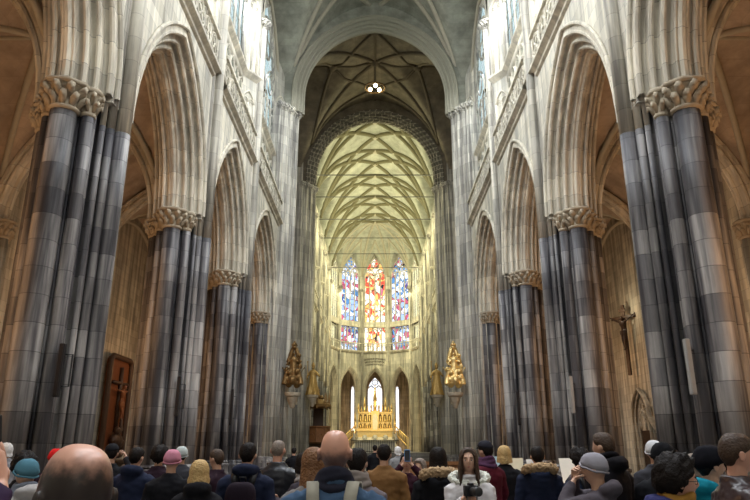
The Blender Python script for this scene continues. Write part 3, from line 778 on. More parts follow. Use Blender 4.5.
# apse vault
av_mb = MB()
for i in range(5):
    (xa, ya), (xb, yb_) = AV[i], AV[i + 1]; hw = math.hypot(xb - xa, yb_ - ya) / 2
    rows = []
    for tt in lin(0, 1.08, 16):
        row = []
        for ss in lin(-1, 1, 14):
            x = (xa * (1 - ss) + xb * (1 + ss)) / 2 * tt; y = APY + ((ya - APY) * (1 - ss) + (yb_ - APY) * (1 + ss)) / 2 * tt
            lat = ss * hw * tt
            z = NS + max(dome_z(6.6, NAPEX, tt * 6.3), arch_z(hw, 6.0, lat))
            row.append((x, y, z))
        rows.append(row)
    av_mb.strip(rows)
avo = tag(av_mb.build('ceiling_apse', MS['vault']), kind='structure')
for x, y in AV:
    rib([(x * u, APY + (y - APY) * u, NS + dome_z(6.6, NAPEX, u * 6.3) - .06) for u in lin(0, .97, 16)], MS['rib'], avo, .17)
for i in range(5):
    (xa, ya), (xb, yb_) = AV[i], AV[i + 1]; hw = math.hypot(xb - xa, yb_ - ya) / 2
    for s0 in (-1, 1):
        P = []
        for k in range(11):
            tt = 1 - .45 * k / 10; ss = s0 * (1 - k / 10)
            x = (xa * (1 - ss) + xb * (1 + ss)) / 2 * tt; y = APY + ((ya - APY) * (1 - ss) + (yb_ - APY) * (1 + ss)) / 2 * tt
            P.append((x, y, NS + max(dome_z(6.6, NAPEX, tt * 6.3), arch_z(hw, 6.0, ss * hw * tt)) - .06))
        rib(P, MS['rib'], avo, .12)
boss((0, APY, NS + NAPEX - .1), avo, .5)
# carved inscription band on the central apse face (letters too worn to read)
mb = MB(); fy = AV[2][1]
random.seed(3)
for row in range(3):
    x = -1.6 + .12 * row
    while x < 1.55 - .12 * row:
        w_ = random.uniform(.05, .16); arc = .18 * (1 - (x / 1.6) ** 2)
        for q in range(3): mb.box((x + w_ * q / 3, fy - .03, 12.5 + C0 - row * .42 + arc + random.uniform(-.03, .03)), (.035, .03, random.choice((.12, .2, .26))), rx=0, ry=random.uniform(-.7, .7))
        x += w_ + .07
mb.build('inscription', MS['darkwood'], ap, smooth=False)
# ambulatory wall and roof
apo = 15.0; rv = apo / math.cos(R(18))
mb = MB(); pv = [(rv * math.cos(R(36 * k)), APY + rv * math.sin(R(36 * k))) for k in range(6)]
mb.strip([[(x, y, z) for x, y in pv] for z in (0, 15)])
amb = tag(mb.build('wall_ambulatory', MS['aisle'], smooth=False), kind='structure')
mb = MB(); mb.strip([[(x, y, 14.6) for x, y in pv], [(x, y, 14.6) for x, y in [(a * .93 if 0 else a, b) for a, b in AV]]]); tag(mb.build('ceiling_ambulatory', MS['avault'], smooth=False), kind='structure')
yw = APY + apo - .1
def flat_window(n, x, zb, w, h, lights, pane):
    wo = empty('window_%d' % n, kind='structure')
    fn = lambda s, z, d: (x + s, yw + d, zb + z)
    mb = MB(); pane_poly(mb, fn, w, h, .02); mb.build('pane', MS[pane], wo, smooth=False)
    mb = MB(); tracery(mb, fn, w, h, lights, .07, circles=lights > 1)
    if lights > 1: mb.tube([fn(-w / 2, h * .38, 0), fn(w / 2, h * .38, 0)], .06, n=4)
    mb.build('tracery', MS['mould'], wo)
flat_window(80, 0, 5.4, 2.4, 7.2, 2, 'bluepane')
for q, x in enumerate((-3.55, 3.55)): flat_window(81 + q, x, 4.4, .62, 6.9, 1, 'bluepane')

# tie rods across the choir
t = None
for k in range(0, 6):
    mb = MB(); y = CHY[k] + (1.2 if k == 0 else 0); mb.tube([(-6.35, y, 25.0 + C0), (6.35, y, 25.0 + C0)], .045, n=6)
    tag(mb.build('tie_rod', MS['iron']), 'thin iron tie rod spanning high across the choir', 'tie rod', 'tie rods across the choir')
# ------------------------------------------------------------------ fusing soft shapes
SCR = bpy.data.scenes.new('workshop')
def fused(mb, name, mat, parent=None, voxel=.02, smooth=2, extra=None, disp=None):
    """joins overlapping shapes into one continuous skin"""
    me = mb.mesh('t'); o = bpy.data.objects.new('t', me); SCR.collection.objects.link(o)
    md = o.modifiers.new('r', 'REMESH'); md.mode = 'VOXEL'; md.voxel_size = voxel; md.use_smooth_shade = True
    if smooth:
        sm = o.modifiers.new('s', 'SMOOTH'); sm.iterations = smooth; sm.factor = .5
    with bpy.context.temp_override(scene=SCR, view_layer=SCR.view_layers[0]): dg = bpy.context.evaluated_depsgraph_get()
    dg.update()
    me2 = bpy.data.meshes.new_from_object(o.evaluated_get(dg), depsgraph=dg)
    bpy.data.objects.remove(o); bpy.data.meshes.remove(me)
    if disp:
        import numpy as np
        nv = len(me2.vertices); co_ = np.empty(nv * 3, 'f'); no_ = np.empty(nv * 3, 'f')
        me2.vertices.foreach_get('co', co_); me2.vertex_normals.foreach_get('vector', no_)
        co_ = co_.reshape(-1, 3).tolist(); no_ = no_.reshape(-1, 3).tolist()
        out = [c for p, q in zip(co_, no_) for c in disp(Vector(p), Vector(q))]
        me2.vertices.foreach_set('co', out); me2.update()
    if extra:
        import numpy as np
        nv = len(me2.vertices); co_ = np.empty(nv * 3, 'f'); me2.vertices.foreach_get('co', co_); vs = [tuple(p) for p in co_.reshape(-1, 3).tolist()]; fs = [tuple(p.vertices) for p in me2.polygons]
        m = MB(); m.v = vs; m.f = fs; m.add(extra.v, extra.f); bpy.data.meshes.remove(me2); me2 = m.mesh(name)
    me2.name = name; me2.materials.clear(); me2.materials.append(mat)
    me2.polygons.foreach_set('use_smooth', [True] * len(me2.polygons))
    ob = bpy.data.objects.new(name, me2); col.objects.link(ob)
    if parent: ob.parent = parent
    return ob

# ------------------------------------------------------------------ column loudspeakers
def loudspeaker(x, y, z, h, mat, label, rz):
    t = empty('column_loudspeaker', (x, y, z), rz, label, 'loudspeaker', 'column loudspeakers on the piers')
    mb = MB(); mb.box((0, 0, h / 2), (.11, .13, h)); mb.build('housing', mat, t, smooth=False, bevel=.02)
    mb = MB(); mb.box((0, -.07, h / 2), (.08, .012, h * .94)); mb.build('grille', MS['black' if mat is MS['black'] else 'greypaint'], t, smooth=False)
    mb = MB()
    mb.tube([(.02, .06, h * .2), (.2, .06, h * .2), (.2, .06, h * .8), (.02, .06, h * .8)], .02, n=5)
    mb.build('bracket', MS['iron'], t, smooth=False)
for sd, i, z, h, mat, wd in ((1, 1, 2.75, 1.15, MS['greypaint'], 'grey column loudspeaker on the nearest right pier'), (-1, 1, 2.7, 1.1, MS['black'], 'black column loudspeaker on the nearest left pier'),
                             (1, 2, 2.8, 1.2, MS['greypaint'], 'column loudspeaker on the second right pier'), (-1, 2, 2.7, 1.3, MS['black'], 'black column loudspeaker on the second left pier'),
                             (-1, 3, 2.7, 1.6, MS['black'], 'black column loudspeaker on the third left pier'), (1, 3, 2.7, 1.5, MS['black'], 'column loudspeaker on the third right pier')):
    loudspeaker(sd * (XP - .72), PY[i] - .98, z, h, mat, wd, 0)

# ------------------------------------------------------------------ small helper figures
def robed(mb, c, h, lean=(0, 0), n=20, fold=.14, nf=7, wide=1.0):
    """standing robed body, height h, feet at c"""
    x, y, z = c; s = h / 1.75
    rs = []
    for zz, rx, ry in ((0, .34, .27), (.25, .31, .25), (.6, .25, .21), (.95, .20, .17), (1.15, .19, .14), (1.35, .24, .15), (1.45, .17, .11), (1.5, .07, .07)):
        f = max(0, 1 - zz / 1.3) * fold
        u = zz / 1.5
        rs.append([(x + lean[0] * u * s + math.cos(2 * PI * k / n) * rx * s * wide * (1 + f * math.cos(nf * 2 * PI * k / n + zz * 3)), y + lean[1] * u * s + math.sin(2 * PI * k / n) * ry * s * wide * (1 + f * math.cos(nf * 2 * PI * k / n + zz * 3)), z + zz * s) for k in range(n)])
    mb.rings(rs)
    hx, hy = x + lean[0] * s * 1.05, y + lean[1] * s * 1.05
    mb.ball((hx, hy, z + 1.62 * s), (.085 * s, .1 * s, .125 * s), 12, 9); mb.lathe([(.055 * s, 0), (.05 * s, .12 * s)], (hx, hy, z + 1.44 * s), n=8)
    mb.ball((hx, hy - .10 * s, z + 1.61 * s), (.018 * s, .02 * s, .03 * s), 6, 5)
    return hx, hy
def pinnacle(mb, x, y, z, w, h):
    mb.box((x, y, z + h * .2), (w, w, h * .4))
    mb.rings([[(x + w * .62 * a, y + w * .62 * b, z + h * .4) for a, b in ((-1, -1), (1, -1), (1, 1), (-1, 1))], [(x + w * .1 * a, y + w * .1 * b, z + h * .93) for a, b in ((-1, -1), (1, -1), (1, 1), (-1, 1))]])
    for q in (.5, .62, .75):
        ww = w * .62 * (1 - (q - .4) / .55) + .015
        for a, b in ((-1, -1), (1, -1), (1, 1), (-1, 1)): mb.ball((x + ww * a, y + ww * b, z + h * q), w * .13, 5, 4)
    mb.ball((x, y, z + h * .95), w * .22, 6, 5)

# gilded statues on consoles
def gilded_statue(x, y, z, h, big, label, rz=0, mat=None):
    mat = mat or MS['darkgold']
    t = empty('gilded_statue', (x, y, z), rz, label, 'statue')
    mb = MB(); mb.lathe([(.08, -.95), (.16, -.85), (.2, -.6), (.3, -.5), (.34, -.28), (.46, -.2), (.5, -.05), (.5, .0)], (0, 0, 0), n=10)
    mb.box((0, .3, -.35), (.5, .5, .7)); mb.build('console', MS['capital'], t, auto=40)
    mb = MB(); s = h / 1.75
    if big:
        hh = h * .62; s = hh / 1.75; z0 = h * .16
        robed(mb, (0, -.05, z0), hh, (0, 0), fold=.22, nf=6, wide=1.25)
        # clouds and angels crowding round the saint
        for dx, dy, dz, r in ((-.42, -.1, .2, .26), (.4, -.1, .3, .28), (-.5, -.05, .65, .2), (.5, -.1, .8, .2), (0, -.3, .15, .3), (-.25, -.25, .5, .18), (.3, -.28, .55, .2), (-.3, 0, .05, .3), (.3, 0, .02, .3), (.42, 0, 1.3, .15), (-.4, 0, 1.1, .16)):
            mb.ball((dx, dy, z0 + dz * s * 1.2), r * s * .85, 10, 7)
        for sx in (-1, 1):   # two kneeling angels
            mb.ball((sx * .42 * s, -.25, z0 + .75 * s), .1 * s, 10, 7); mb.tube([(sx * .42 * s, -.22, z0 + .65 * s), (sx * .5 * s, -.15, z0 + .3 * s), (sx * .55 * s, -.2, z0 - .05)], [.1 * s, .16 * s, .2 * s], n=8)
            mb.tube([(sx * .5 * s, 0, z0 + .6 * s), (sx * .75 * s, .05, z0 + .95 * s), (sx * .8 * s, .05, z0 + .6 * s)], [.06 * s, .1 * s, .02], n=6, flat=.4)
        mb.tube([(.2 * s, -.1, z0 + 1.3 * s), (.45 * s, -.25, z0 + 1.15 * s), (.35 * s, -.4, z0 + 1.4 * s)], [.075 * s, .065 * s, .05 * s], n=8)
        mb.tube([(-.2 * s, -.1, z0 + 1.3 * s), (-.45 * s, -.2, z0 + 1.05 * s), (-.2 * s, -.35, z0 + 1.0 * s)], [.075 * s, .065 * s, .05 * s], n=8)
        fused(mb, 'figure', mat, t, .03, 1).scale = (.82, 1, 1)
        mb = MB()   # rayed canopy rising to a point
        for q in (-1, 1):
            mb.tube([(q * .28 * s, .14, z0 + 1.1 * s), (q * .2 * s, .14, z0 + 1.6 * s), (q * .1 * s, .14, z0 + 1.95 * s), (0, .12, z0 + 2.1 * s)], [.12 * s, .13 * s, .11 * s, .05 * s], n=6)
            for k in range(4): mb.ball((q * (.34 - .08 * k) * s, .08, z0 + (1.25 + .22 * k) * s), (.10 - .012 * k) * s, 7, 5)
        pinnacle(mb, 0, .1, z0 + 1.95 * s, .24 * s, h - z0 - 1.95 * s)
        mb.build('canopy', mat, t)
    else:
        robed(mb, (0, 0, 0), h * .86, (0, 0), fold=.2, nf=6, wide=1.1)
        s = h * .86 / 1.75
        mb.tube([(.2 * s, 0, 1.35 * s), (.38 * s, -.12, 1.1 * s), (.25 * s, -.3, 1.2 * s)], [.075 * s, .06 * s, .045 * s], n=8)
        mb.tube([(-.2 * s, 0, 1.35 * s), (-.36 * s, -.1, 1.05 * s), (-.3 * s, -.3, .95 * s)], [.075 * s, .06 * s, .045 * s], n=8)
        mb.lathe([(.1 * s, 0), (.11 * s, .06 * s), (.05 * s, .2 * s), (.01, .26 * s)], (0, 0, 1.7 * s), n=10)
        fused(mb, 'figure', mat, t, .025, 1)
        mb = MB(); mb.tube([(-.32 * s, -.3, .0), (-.32 * s, -.3, 1.9 * s)], .025, n=6); mb.ball((-.32 * s, -.3, 1.95 * s), .06, 8, 6); mb.build('staff', mat, t)
    return t
gilded_statue(4.95, 40.5, 5.0, 3.2, True, 'large gilded baroque saint with angels on the right crossing pier', mat=MS['gold'])
gilded_statue(-5.1, 40.5, 5.0, 3.2, True, 'large dark gilded baroque saint with angels on the left crossing pier')
gilded_statue(5.12, 54.0, 5.9, 2.8, False, 'smaller gilded saint on the far right crossing pier', mat=MS['oldgold'])
gilded_statue(-5.15, 54.0, 5.9, 2.8, False, 'smaller gilded saint on the far left crossing pier', mat=MS['oldgold'])

# pulpit on the left, carved wood with a gilded sounding board
t = empty('pulpit', (-4.9, 56.5, 0), 0, 'dark carved wooden pulpit under a gilded sounding board at the choir entrance', 'pulpit')
mb = MB(); mb.lathe([(.9, 0), (.9, .15), (.35, .3), (.25, 1.2), (.4, 1.7), (.9, 2.1)], n=8); mb.build('pedestal', MS['darkwood'], t, auto=30)
mb = MB(); mb.lathe([(.9, 2.1), (1.05, 2.2), (1.0, 2.35), (1.0, 3.3), (1.12, 3.4), (1.12, 3.5)], n=8)
for k in range(8):
    a = PI / 8 * 0 + 2 * PI * k / 8; mb.tube([(math.cos(a) * 1.0, math.sin(a) * 1.0, 2.3), (math.cos(a) * 1.0, math.sin(a) * 1.0, 3.4)], .07, n=6)
    a += PI / 8; mb.tube([(.95 * math.cos(a) + q * -math.sin(a), .95 * math.sin(a) + q * math.cos(a), 2.5 + z) for q, z in arch_pt(.22, .4, 0, 4)], .04, n=5)
mb.build('drum', MS['wood'], t, auto=40)
mb = MB(); mb.box((0, .75, 4.3), (.9, .1, 1.9)); mb.build('back_panel', MS['darkwood'], t, smooth=False)
mb = MB(); mb.lathe([(1.0, 5.0), (1.15, 5.08), (1.15, 5.3), (.95, 5.4), (.8, 5.6), (.4, 5.75)], n=8)
for k in range(8):
    a = 2 * PI * k / 8; pinnacle(mb, math.cos(a) * .95, math.sin(a) * .95, 5.3, .16, 1.0); mb.ball((math.cos(a) * 1.05, math.sin(a) * 1.05, 4.98), .1, 7, 5)
mb.build('sounding_board', MS['darkgold'], t, auto=40)
mb = MB(); robed(mb, (0, 0, 5.7), 1.1, fold=.2); mb.ball((.3, -.1, 5.85), .22, 8, 6); mb.ball((-.3, -.1, 5.85), .2, 8, 6); fused(mb, 'crowning_figure', MS['darkgold'], t, .03, 1)

# ------------------------------------------------------------------ crucifix on the right aisle wall
def corpus(mb, c, h, sd=0, arms=.95, rise=.28):
    """hanging figure, facing local -y, feet at c"""
    s = h / 1.75; x, y, z = c
    rs = []
    for zz, rx, ry, oy, ox in ((.86, .15, .10, 0, .02), (1.0, .13, .09, 0, .03), (1.12, .11, .08, -.02, .02), (1.28, .15, .10, -.05, 0), (1.4, .18, .10, -.04, 0), (1.5, .08, .07, -.03, 0)):
        rs.append([(x + (ox + rx * math.cos(2 * PI * k / 14)) * s, y + (oy + ry * math.sin(2 * PI * k / 14)) * s, z + zz * s) for k in range(14)])
    mb.rings(rs)
    mb.ball((x + .04 * s, y - .1 * s, z + 1.6 * s), (.075 * s, .09 * s, .115 * s), 12, 8); mb.tube([(x, y - .03 * s, z + 1.45 * s), (x + .03 * s, y - .07 * s, z + 1.56 * s)], .05 * s, n=8)
    for q in (1, -1):
        mb.tube([(x + q * .16 * s, y - .03 * s, z + 1.42 * s), (x + q * .45 * s, y - .02 * s, z + (1.42 + rise * .5) * s), (x + q * arms * .78 * s, y, z + (1.42 + rise) * s)], [.06 * s, .045 * s, .03 * s], n=8)
        mb.ball((x + q * arms * .82 * s, y, z + (1.44 + rise) * s), (.05 * s, .03 * s, .05 * s), 8, 6)
        mb.tube([(x + q * .08 * s, y, z + .9 * s), (x + q * .07 * s + .05 * s, y - .10 * s, z + .5 * s), (x + q * .025 * s, y, z + .1 * s), (x + q * .02 * s, y - .06 * s, z)], [.09 * s, .06 * s, .035 * s, .03 * s], n=8)
    for k in range(3): mb.tube([(x - .17 * s, y - .02 * s, z + (.95 - .06 * k) * s), (x, y - .13 * s, z + (.92 - .07 * k) * s), (x + .18 * s, y - .02 * s, z + (.97 - .06 * k) * s)], .05 * s, n=6)
t = empty('crucifix', (13.8, 35.3, 5.5), -PI / 2 + R(32), 'dark wooden crucifix with carved figure hung on the pale right aisle wall', 'crucifix')
mb = MB(); mb.box((0, .12, 1.95), (.2, .12, 3.9)); mb.box((0, .12, 3.2), (1.6, .12, .18)); mb.box((0, .05, 3.6), (.4, .08, .2)); mb.build('cross', MS['darkwood'], t, smooth=False, bevel=.02)
mb = MB(); corpus(mb, (0, -.03, 1.35), 1.95, arms=.9, rise=.3); fused(mb, 'figure', simple('dark_bronze', (.03, .016, .010), .4, bump=.2), t, .025, 1)

# portal low in the right aisle wall
t = empty('door_1', (AX - .02, 34.9, 0), -PI / 2, kind='structure')
mb = MB()
for k in range(3): 
    fn = lambda s, z, d, k=k: (s, d - .12 * k, 3.0 + z)
    sweep_arch(mb, .75 + .16 * k, 1.35 + .16 * k, [(-.06, 0), (-.12, .05), (-.06, .12), (.1, .12)], fn, 10)
    for sg in (1, -1): mb.tube([(sg * (.8 + .16 * k), -.12 * k - .05, 0), (sg * (.8 + .16 * k), -.12 * k - .05, 3.0)], .06, n=8)
for sg in (1, -1): mb.box((sg * 1.05, 0, 1.5), (.5, .4, 3.0))
mb.build('stone_surround', MS['aisle'], t, auto=40)
mb = MB(); mb.box((0, .0, 1.3), (1.3, .06, 2.6)); mb.build('door_leaf', MS['darkwood'], t, smooth=False)
mb = MB(); tracery(mb, lambda s, z, d: (s, -.02, 2.65 + z), 1.35, 1.75, 2, .05); mb.build('tympanum_tracery', MS['aisle'], t)
t = empty('holy_water_stoup', (AX - .3, 33.0, 0), -PI / 2, 'small carved stone stoup on a bracket beside the portal', 'stoup')
mb = MB(); mb.lathe([(.14, 2.6), (.3, 2.9), (.38, 3.1), (.38, 3.2), (.2, 3.18)], n=10); mb.box((0, .15, 3.1), (.7, .2, 1.3)); mb.box((0, .1, 3.8), (.9, .3, .14)); mb.build('basin', MS['aisle'], t, auto=40)

# ------------------------------------------------------------------ carved relief in a tall wooden frame, left aisle
ry = 35.6
t = empty('carved_altarpiece', (-AX + .3, ry, 1.35), PI / 2, 'tall red-brown wooden relief of the crucifixion in a rounded frame, left aisle', 'altarpiece')
def rrect(w, h, r, z0, n=5):
    P = []
    for cx, cz_, a0 in ((w / 2 - r, h - r, 0), (-w / 2 + r, h - r, 90), (-w / 2 + r, r, 180), (w / 2 - r, r, 270)):
        for k in range(n + 1): a = R(a0 + 90 * k / n); P.append((cx + r * math.cos(a), z0 + cz_ + r * math.sin(a)))
    return P
W_, H_ = 2.9, 5.1
mb = MB(); P = rrect(W_, H_, .35, 0); mb.rings([[(x, .16, z) for x, z in P], [(x, .02, z) for x, z in P]]); mb.build('panel', simple('carved_red_wood', (.12, .040, .014), .45, bump=.6, bscale=4, var=.35), t, auto=40)
mb = MB(); mb.tube([(x, -.04, z) for x, z in P], .15, n=8, closed=True); mb.build('frame', MS['darkwood'], t)
mb = MB(); mb.tube([(.1, -.06, 1.2), (.1, -.06, 4.6)], .12, n=6); mb.tube([(-.95, -.06, 3.75), (1.1, -.06, 3.75)], .1, n=6); mb.build('relief_cross', MS['darkwood'], t)
mb = MB(); corpus(mb, (.1, -.2, 1.6), 2.1, arms=.8, rise=.05); fused(mb, 'crucified_figure', simple('carved_light_wood', (.17, .065, .026), .4, var=.3), t, .03, 1)
mb = MB()
mb.ball((-.1, -.25, .75), (.6, .3, .38), 12, 8); mb.ball((-.35, -.35, 1.25), (.18, .18, .22), 10, 8); mb.tube([(-.3, -.3, .9), (0, -.4, 1.3), (.15, -.3, 1.9)], [.16, .12, .08], n=8); mb.ball((.4, -.3, .55), (.4, .25, .3), 10, 8)
fused(mb, 'mourning_figure', MS['darkwood'], t, .035, 1)
t = empty('wooden_altar_table', (-AX + .75, ry + .2, 0), PI / 2, 'dark wooden altar table below the carved relief', 'altar table')
mb = MB(); mb.box((0, 0, 1.05), (3.0, .9, .12)); mb.build('table_top', MS['darkwood'], t, smooth=False, bevel=.02)
mb = MB(); mb.box((0, .05, .5), (2.5, .6, 1.0)); mb.build('base', MS['darkwood'], t, smooth=False)

# ------------------------------------------------------------------ choir floor, steps, altar
mb = MB()
for k in range(5): mb.box((0, 63.5 + .35 * k + 16, .13 + .26 * k), (11.6, 32 , .26))
tag(mb.build('floor_choir', MS['floor'], smooth=False), kind='structure')
mb = MB()
for k in range(8): mb.box((0, 82 + .32 * k + 3, 1.3 + .11 + .22 * k), (6.4 - .3 * k, 6.6, .22))
tag(mb.build('floor_altar_steps', MS['marble'], smooth=False), kind='structure')
AY, AZ = 85.2, 3.06
t = empty('high_altar', (0, AY, AZ), 0, 'gilded gothic high altar bristling with pinnacles in the apse', 'altar')
G = MS['gold']
mb = MB(); mb.box((0, -.5, .35), (4.4, 1.2, .7)); mb.box((0, -.5, .74), (4.7, 1.4, .1)); mb.build('altar_table', MS['gold'], t, smooth=False)
mb = MB(); mb.box((0, .25, 1.9), (4.3, .35, 2.3)); mb.box((0, .25, .95), (4.6, .6, .25)); mb.box((0, .25, 3.05), (4.5, .55, .14)); mb.box((0, .2, 2.0), (.95, .7, 2.6)); mb.build('reredos', G, t, smooth=False)
for row, (z0, hh) in enumerate(((1.15, .62), (1.95, .95))):
    for k in range(6):
        x = (-1.85 + .58 * k) if k < 3 else (.69 + .58 * (k - 3))
        mb = MB(); pts = [(x + s, z0 + hh - .25 + z) for s, z in arch_pt(.18, .25, 0, 4)]
        mb.add([(px, .068, pz) for px, pz in [(x + .18, z0)] + pts[::-1] + [(x - .18, z0)]], [tuple(range(len(pts) + 2))])
        n_ = mb.build('niche', MS['darkwood'], t, smooth=False)
        mb = MB(); mb.tube([(x - .22, .04, z0), *[(px if 0 else px, .04, pz) for px, pz in pts], (x + .22, .04, z0)], .04, n=5)
        robed(mb, (x, .0, z0), hh * .8, n=8); mb.build('niche_statue', G, n_)
mb = MB(); pts = [(s, 2.45 + z) for s, z in arch_pt(.3, .5, 0, 6)]; mb.add([(a, -.16, b) for a, b in [(.3, .95)] + pts[::-1] + [(-.3, .95)]], [tuple(range(len(pts) + 2))]); mb.build('tabernacle_door', MS['marble'], t, smooth=False)
for x, z, w_, h_ in ((-2.15, 3.0, .2, 1.25), (-1.75, 3.0, .15, .9), (-1.35, 3.0, .26, 2.1), (-.95, 3.0, .16, 1.1), (-.5, 3.1, .2, 1.3), (0, 3.2, .42, 3.4), (.5, 3.1, .2, 1.3), (.95, 3.0, .16, 1.1), (1.35, 3.0, .26, 2.1), (1.75, 3.0, .15, .9), (2.15, 3.0, .2, 1.25), (-2.55, 1.2, .22, 2.0), (2.55, 1.2, .22, 2.0)):
    mb = MB(); pinnacle(mb, x, .2, z, w_, h_); mb.build('pinnacle', G, t)
for q in (1, -1):
    mb = MB(); 
    for k in range(4): mb.tube([(q * (.55 + .42 * k) - .2, .1, 3.1), (q * (.55 + .42 * k), .1, 3.5), (q * (.55 + .42 * k) + .2, .1, 3.1)], .04, n=5)
    mb.build('cresting', G, t)
for q, wd in ((-1, 'left'), (1, 'right')):
    r_ = empty('gilded_railing', (q * 3.0, 82.4, 0), 0, 'gilded stair railing sloping down from the %s of the high altar' % wd, 'railing')
    A = Vector((-q * .55, 2.4, 3.6)); B = Vector((q * 1.0, -1.6, 1.9))
    mb = MB(); mb.tube([A + Vector((0, 0, .95)), B + Vector((0, 0, .95))], .09, n=6); mb.tube([A, B], .07, n=6); mb.build('rail', G, r_)
    for k in range(9):
        p = A.lerp(B, k / 8); mb = MB(); mb.tube([p, p + Vector((0, 0, .95))], .05, n=6); mb.build('baluster', G, r_)
    mb = MB(); mb.box((B.x, B.y, (1.3 + B.z + 1.1) / 2), (.22, .22, B.z + 1.1 - 1.3)); mb.build('newel_post', G, r_, smooth=False)
# marble mausoleum before the altar
t = empty('mausoleum', (0, 71, 1.3), 0, 'pale marble royal mausoleum with reclining figures and iron grille before the altar', 'tomb')
mb = MB(); mb.box((0, 0, .55), (4.2, 3.2, 1.1)); mb.box((0, 0, 1.15), (4.5, 3.5, .14)); mb.build('tomb_chest', MS['marble'], t, smooth=False, bevel=.03)
mb = MB()
for x in (-1.1, 0, 1.1):
    mb.tube([(x, 1.2, 1.35), (x, .3, 1.5), (x, -1.2, 1.3)], [.2, .3, .16], n=10); mb.ball((x, 1.35, 1.45), .16, 10, 7)
fused(mb, 'reclining_figure', MS['marble'], t, .04, 1)
mb = MB()
for k in range(22):
    x = -2.4 + 4.8 * k / 21; mb.tube([(x, -1.95, 0), (x, -1.95, 1.2)], .025, n=5)
mb.box((0, -1.95, 1.2), (4.9, .06, .06)); mb.box((0, -1.95, .1), (4.9, .06, .06)); mb.build('iron_grille', MS['iron'], t)
for x in (-2.2, 2.2):
    mb = MB(); robed(mb, (x, -1.5, 1.22), .8, fold=.2); mb.build('corner_angel', MS['marble'], t)

# chandelier in the crossing
t = empty('chandelier', (0, 48.0, 31.0), 0, 'small ring chandelier with glowing bulbs hanging from the crossing vault', 'chandelier')
mb = MB(); mb.tube([(0, 0, .7), (0, 0, 3.0)], .03, n=6); mb.build('chain', MS['iron'], t)
mb = MB(); mb.tube([(.85 * math.cos(2 * PI * k / 24), .85 * math.sin(2 * PI * k / 24), 0) for k in range(24)], .07, n=6, closed=True)
for k in range(3):
    a = 2 * PI * k / 3 + .5; mb.tube([(.85 * math.cos(a), .85 * math.sin(a), 0), (0, 0, .75)], .025, n=5)
mb.build('ring', MS['darkgold'], t)
for k in range(3):
    a = 2 * PI * k / 3 + R(35); mb = MB(); mb.ball((.45 * math.cos(a), .45 * math.sin(a), -.05), .17, 10, 7); mb.build('bulb', glow('lamp_glow%d' % k, (1, .85, .55), 14), t)

# ------------------------------------------------------------------ oak pews and visitor desks
def pew(x, y, w, label):
    t = empty('pew', (x, y, 0), 0, label, 'pew', 'oak pews in the nave')
    mb = MB(); mb.box((0, .22, .45), (w, .42, .05)); mb.build('seat', MS['wood'], t, smooth=False)
    mb = MB(); mb.box((0, .0, .72), (w, .04, .55), rx=-.12); mb.box((0, -.04, 1.0), (w, .09, .06)); mb.build('backrest', MS['wood'], t, smooth=False)
    for s in (-1, 1):
        mb = MB(); mb.box((s * w / 2, .18, .5), (.06, .62, 1.0)); mb.ball((s * w / 2, -.06, 1.02), .07, 8, 6); mb.build('bench_end', MS['darkwood'], t, smooth=False)
for i, y in enumerate((31, 32.4, 33.8, 35.2, 36.6)):
    pew(3.2, y, 3.4, 'brown oak pew on the right of the centre aisle, row %s from the front' % ['five', 'four', 'three', 'two', 'one'][i])
    pew(-3.2, y, 3.4, 'brown oak pew on the left of the centre aisle, row %s from the front' % ['five', 'four', 'three', 'two', 'one'][i])
def desk(x, y, w, label):
    t = empty('information_desk', (x, y, 0), 0, label, 'desk')
    mb = MB(); mb.box((0, 0, .5), (w, .6, 1.0)); mb.build('cabinet', MS['wood'], t, smooth=False, bevel=.02)
    mb = MB(); mb.box((0, 0, 1.03), (w + .1, .7, .06)); mb.build('desk_top', simple('honey_wood', (.42, .22, .09), .4), t, smooth=False)
desk(2.62, 12.6, 1.1, 'brown wooden information desk between the blonde woman and the fur-hooded navy coat')
desk(3.75, 12.9, .7, 'brown wooden desk beside the visitor with the patterned backpack')
def card(x, y, z, w, h, lean, rz, label, c):
    o_ = MB(); o_.box((0, 0, 0), (w, .012, h), rx=lean); k = o_.build('leaflet_board', simple('board_paper', c, .8), smooth=False)
    k.location = (x, y, z); k.rotation_euler = (0, 0, rz); tag(k, label, 'board')
card(2.2, 12.5, 1.31, .26, .5, -.15, .35, 'pale blue information board standing at the left end of the information desk', (.42, .62, .72))
card(2.62, 12.6, 1.30, .28, .46, -.2, -.2, 'cream information board standing in the middle of the information desk', (.75, .68, .5))
card(2.95, 12.55, 1.29, .26, .44, -.2, .25, 'white information board standing at the right end of the information desk', (.8, .8, .78))
card(3.78, 12.9, 1.30, .5, .46, -.3, .1, 'white paper board on the desk beside the patterned backpack', (.82, .8, .72))
# ------------------------------------------------------------------ people
SKIN = simple('skin', (.56, .33, .23), .5, var=.06, spec=.4)
SKIN_R = simple('ruddy_skin', (.58, .30, .21), .38, var=.10, nscale=9, spec=.5)
DARKHAIR = simple('dark_hair', (.010, .007, .006), .6, bump=.5, bscale=60, var=.5, nscale=25, spec=.12)
BROWNHAIR = simple('brown_hair', (.045, .024, .013), .6, bump=.5, bscale=60, var=.4, nscale=25)
AUBURN = simple('auburn_hair', (.17, .075, .028), .55, bump=.9, bscale=60, var=.4, nscale=25)
BLOND = simple('blonde_hair', (.46, .30, .12), .55, bump=.9, bscale=60, var=.35, nscale=25)
GREYHAIR = simple('grey_hair', (.20, .16, .13), .6, bump=.5, bscale=60, var=.4, nscale=30)
WHITEHAIR = simple('white_hair', (.62, .60, .58), .6, bump=.5, bscale=60, var=.2, nscale=25)
STUB = simple('cropped_stubble', (.11, .06, .045), .6, var=.3, nscale=60)
EYEW = simple('eye_white', (.7, .68, .64), .2); LIPS = simple('lips', (.42, .14, .12), .45)
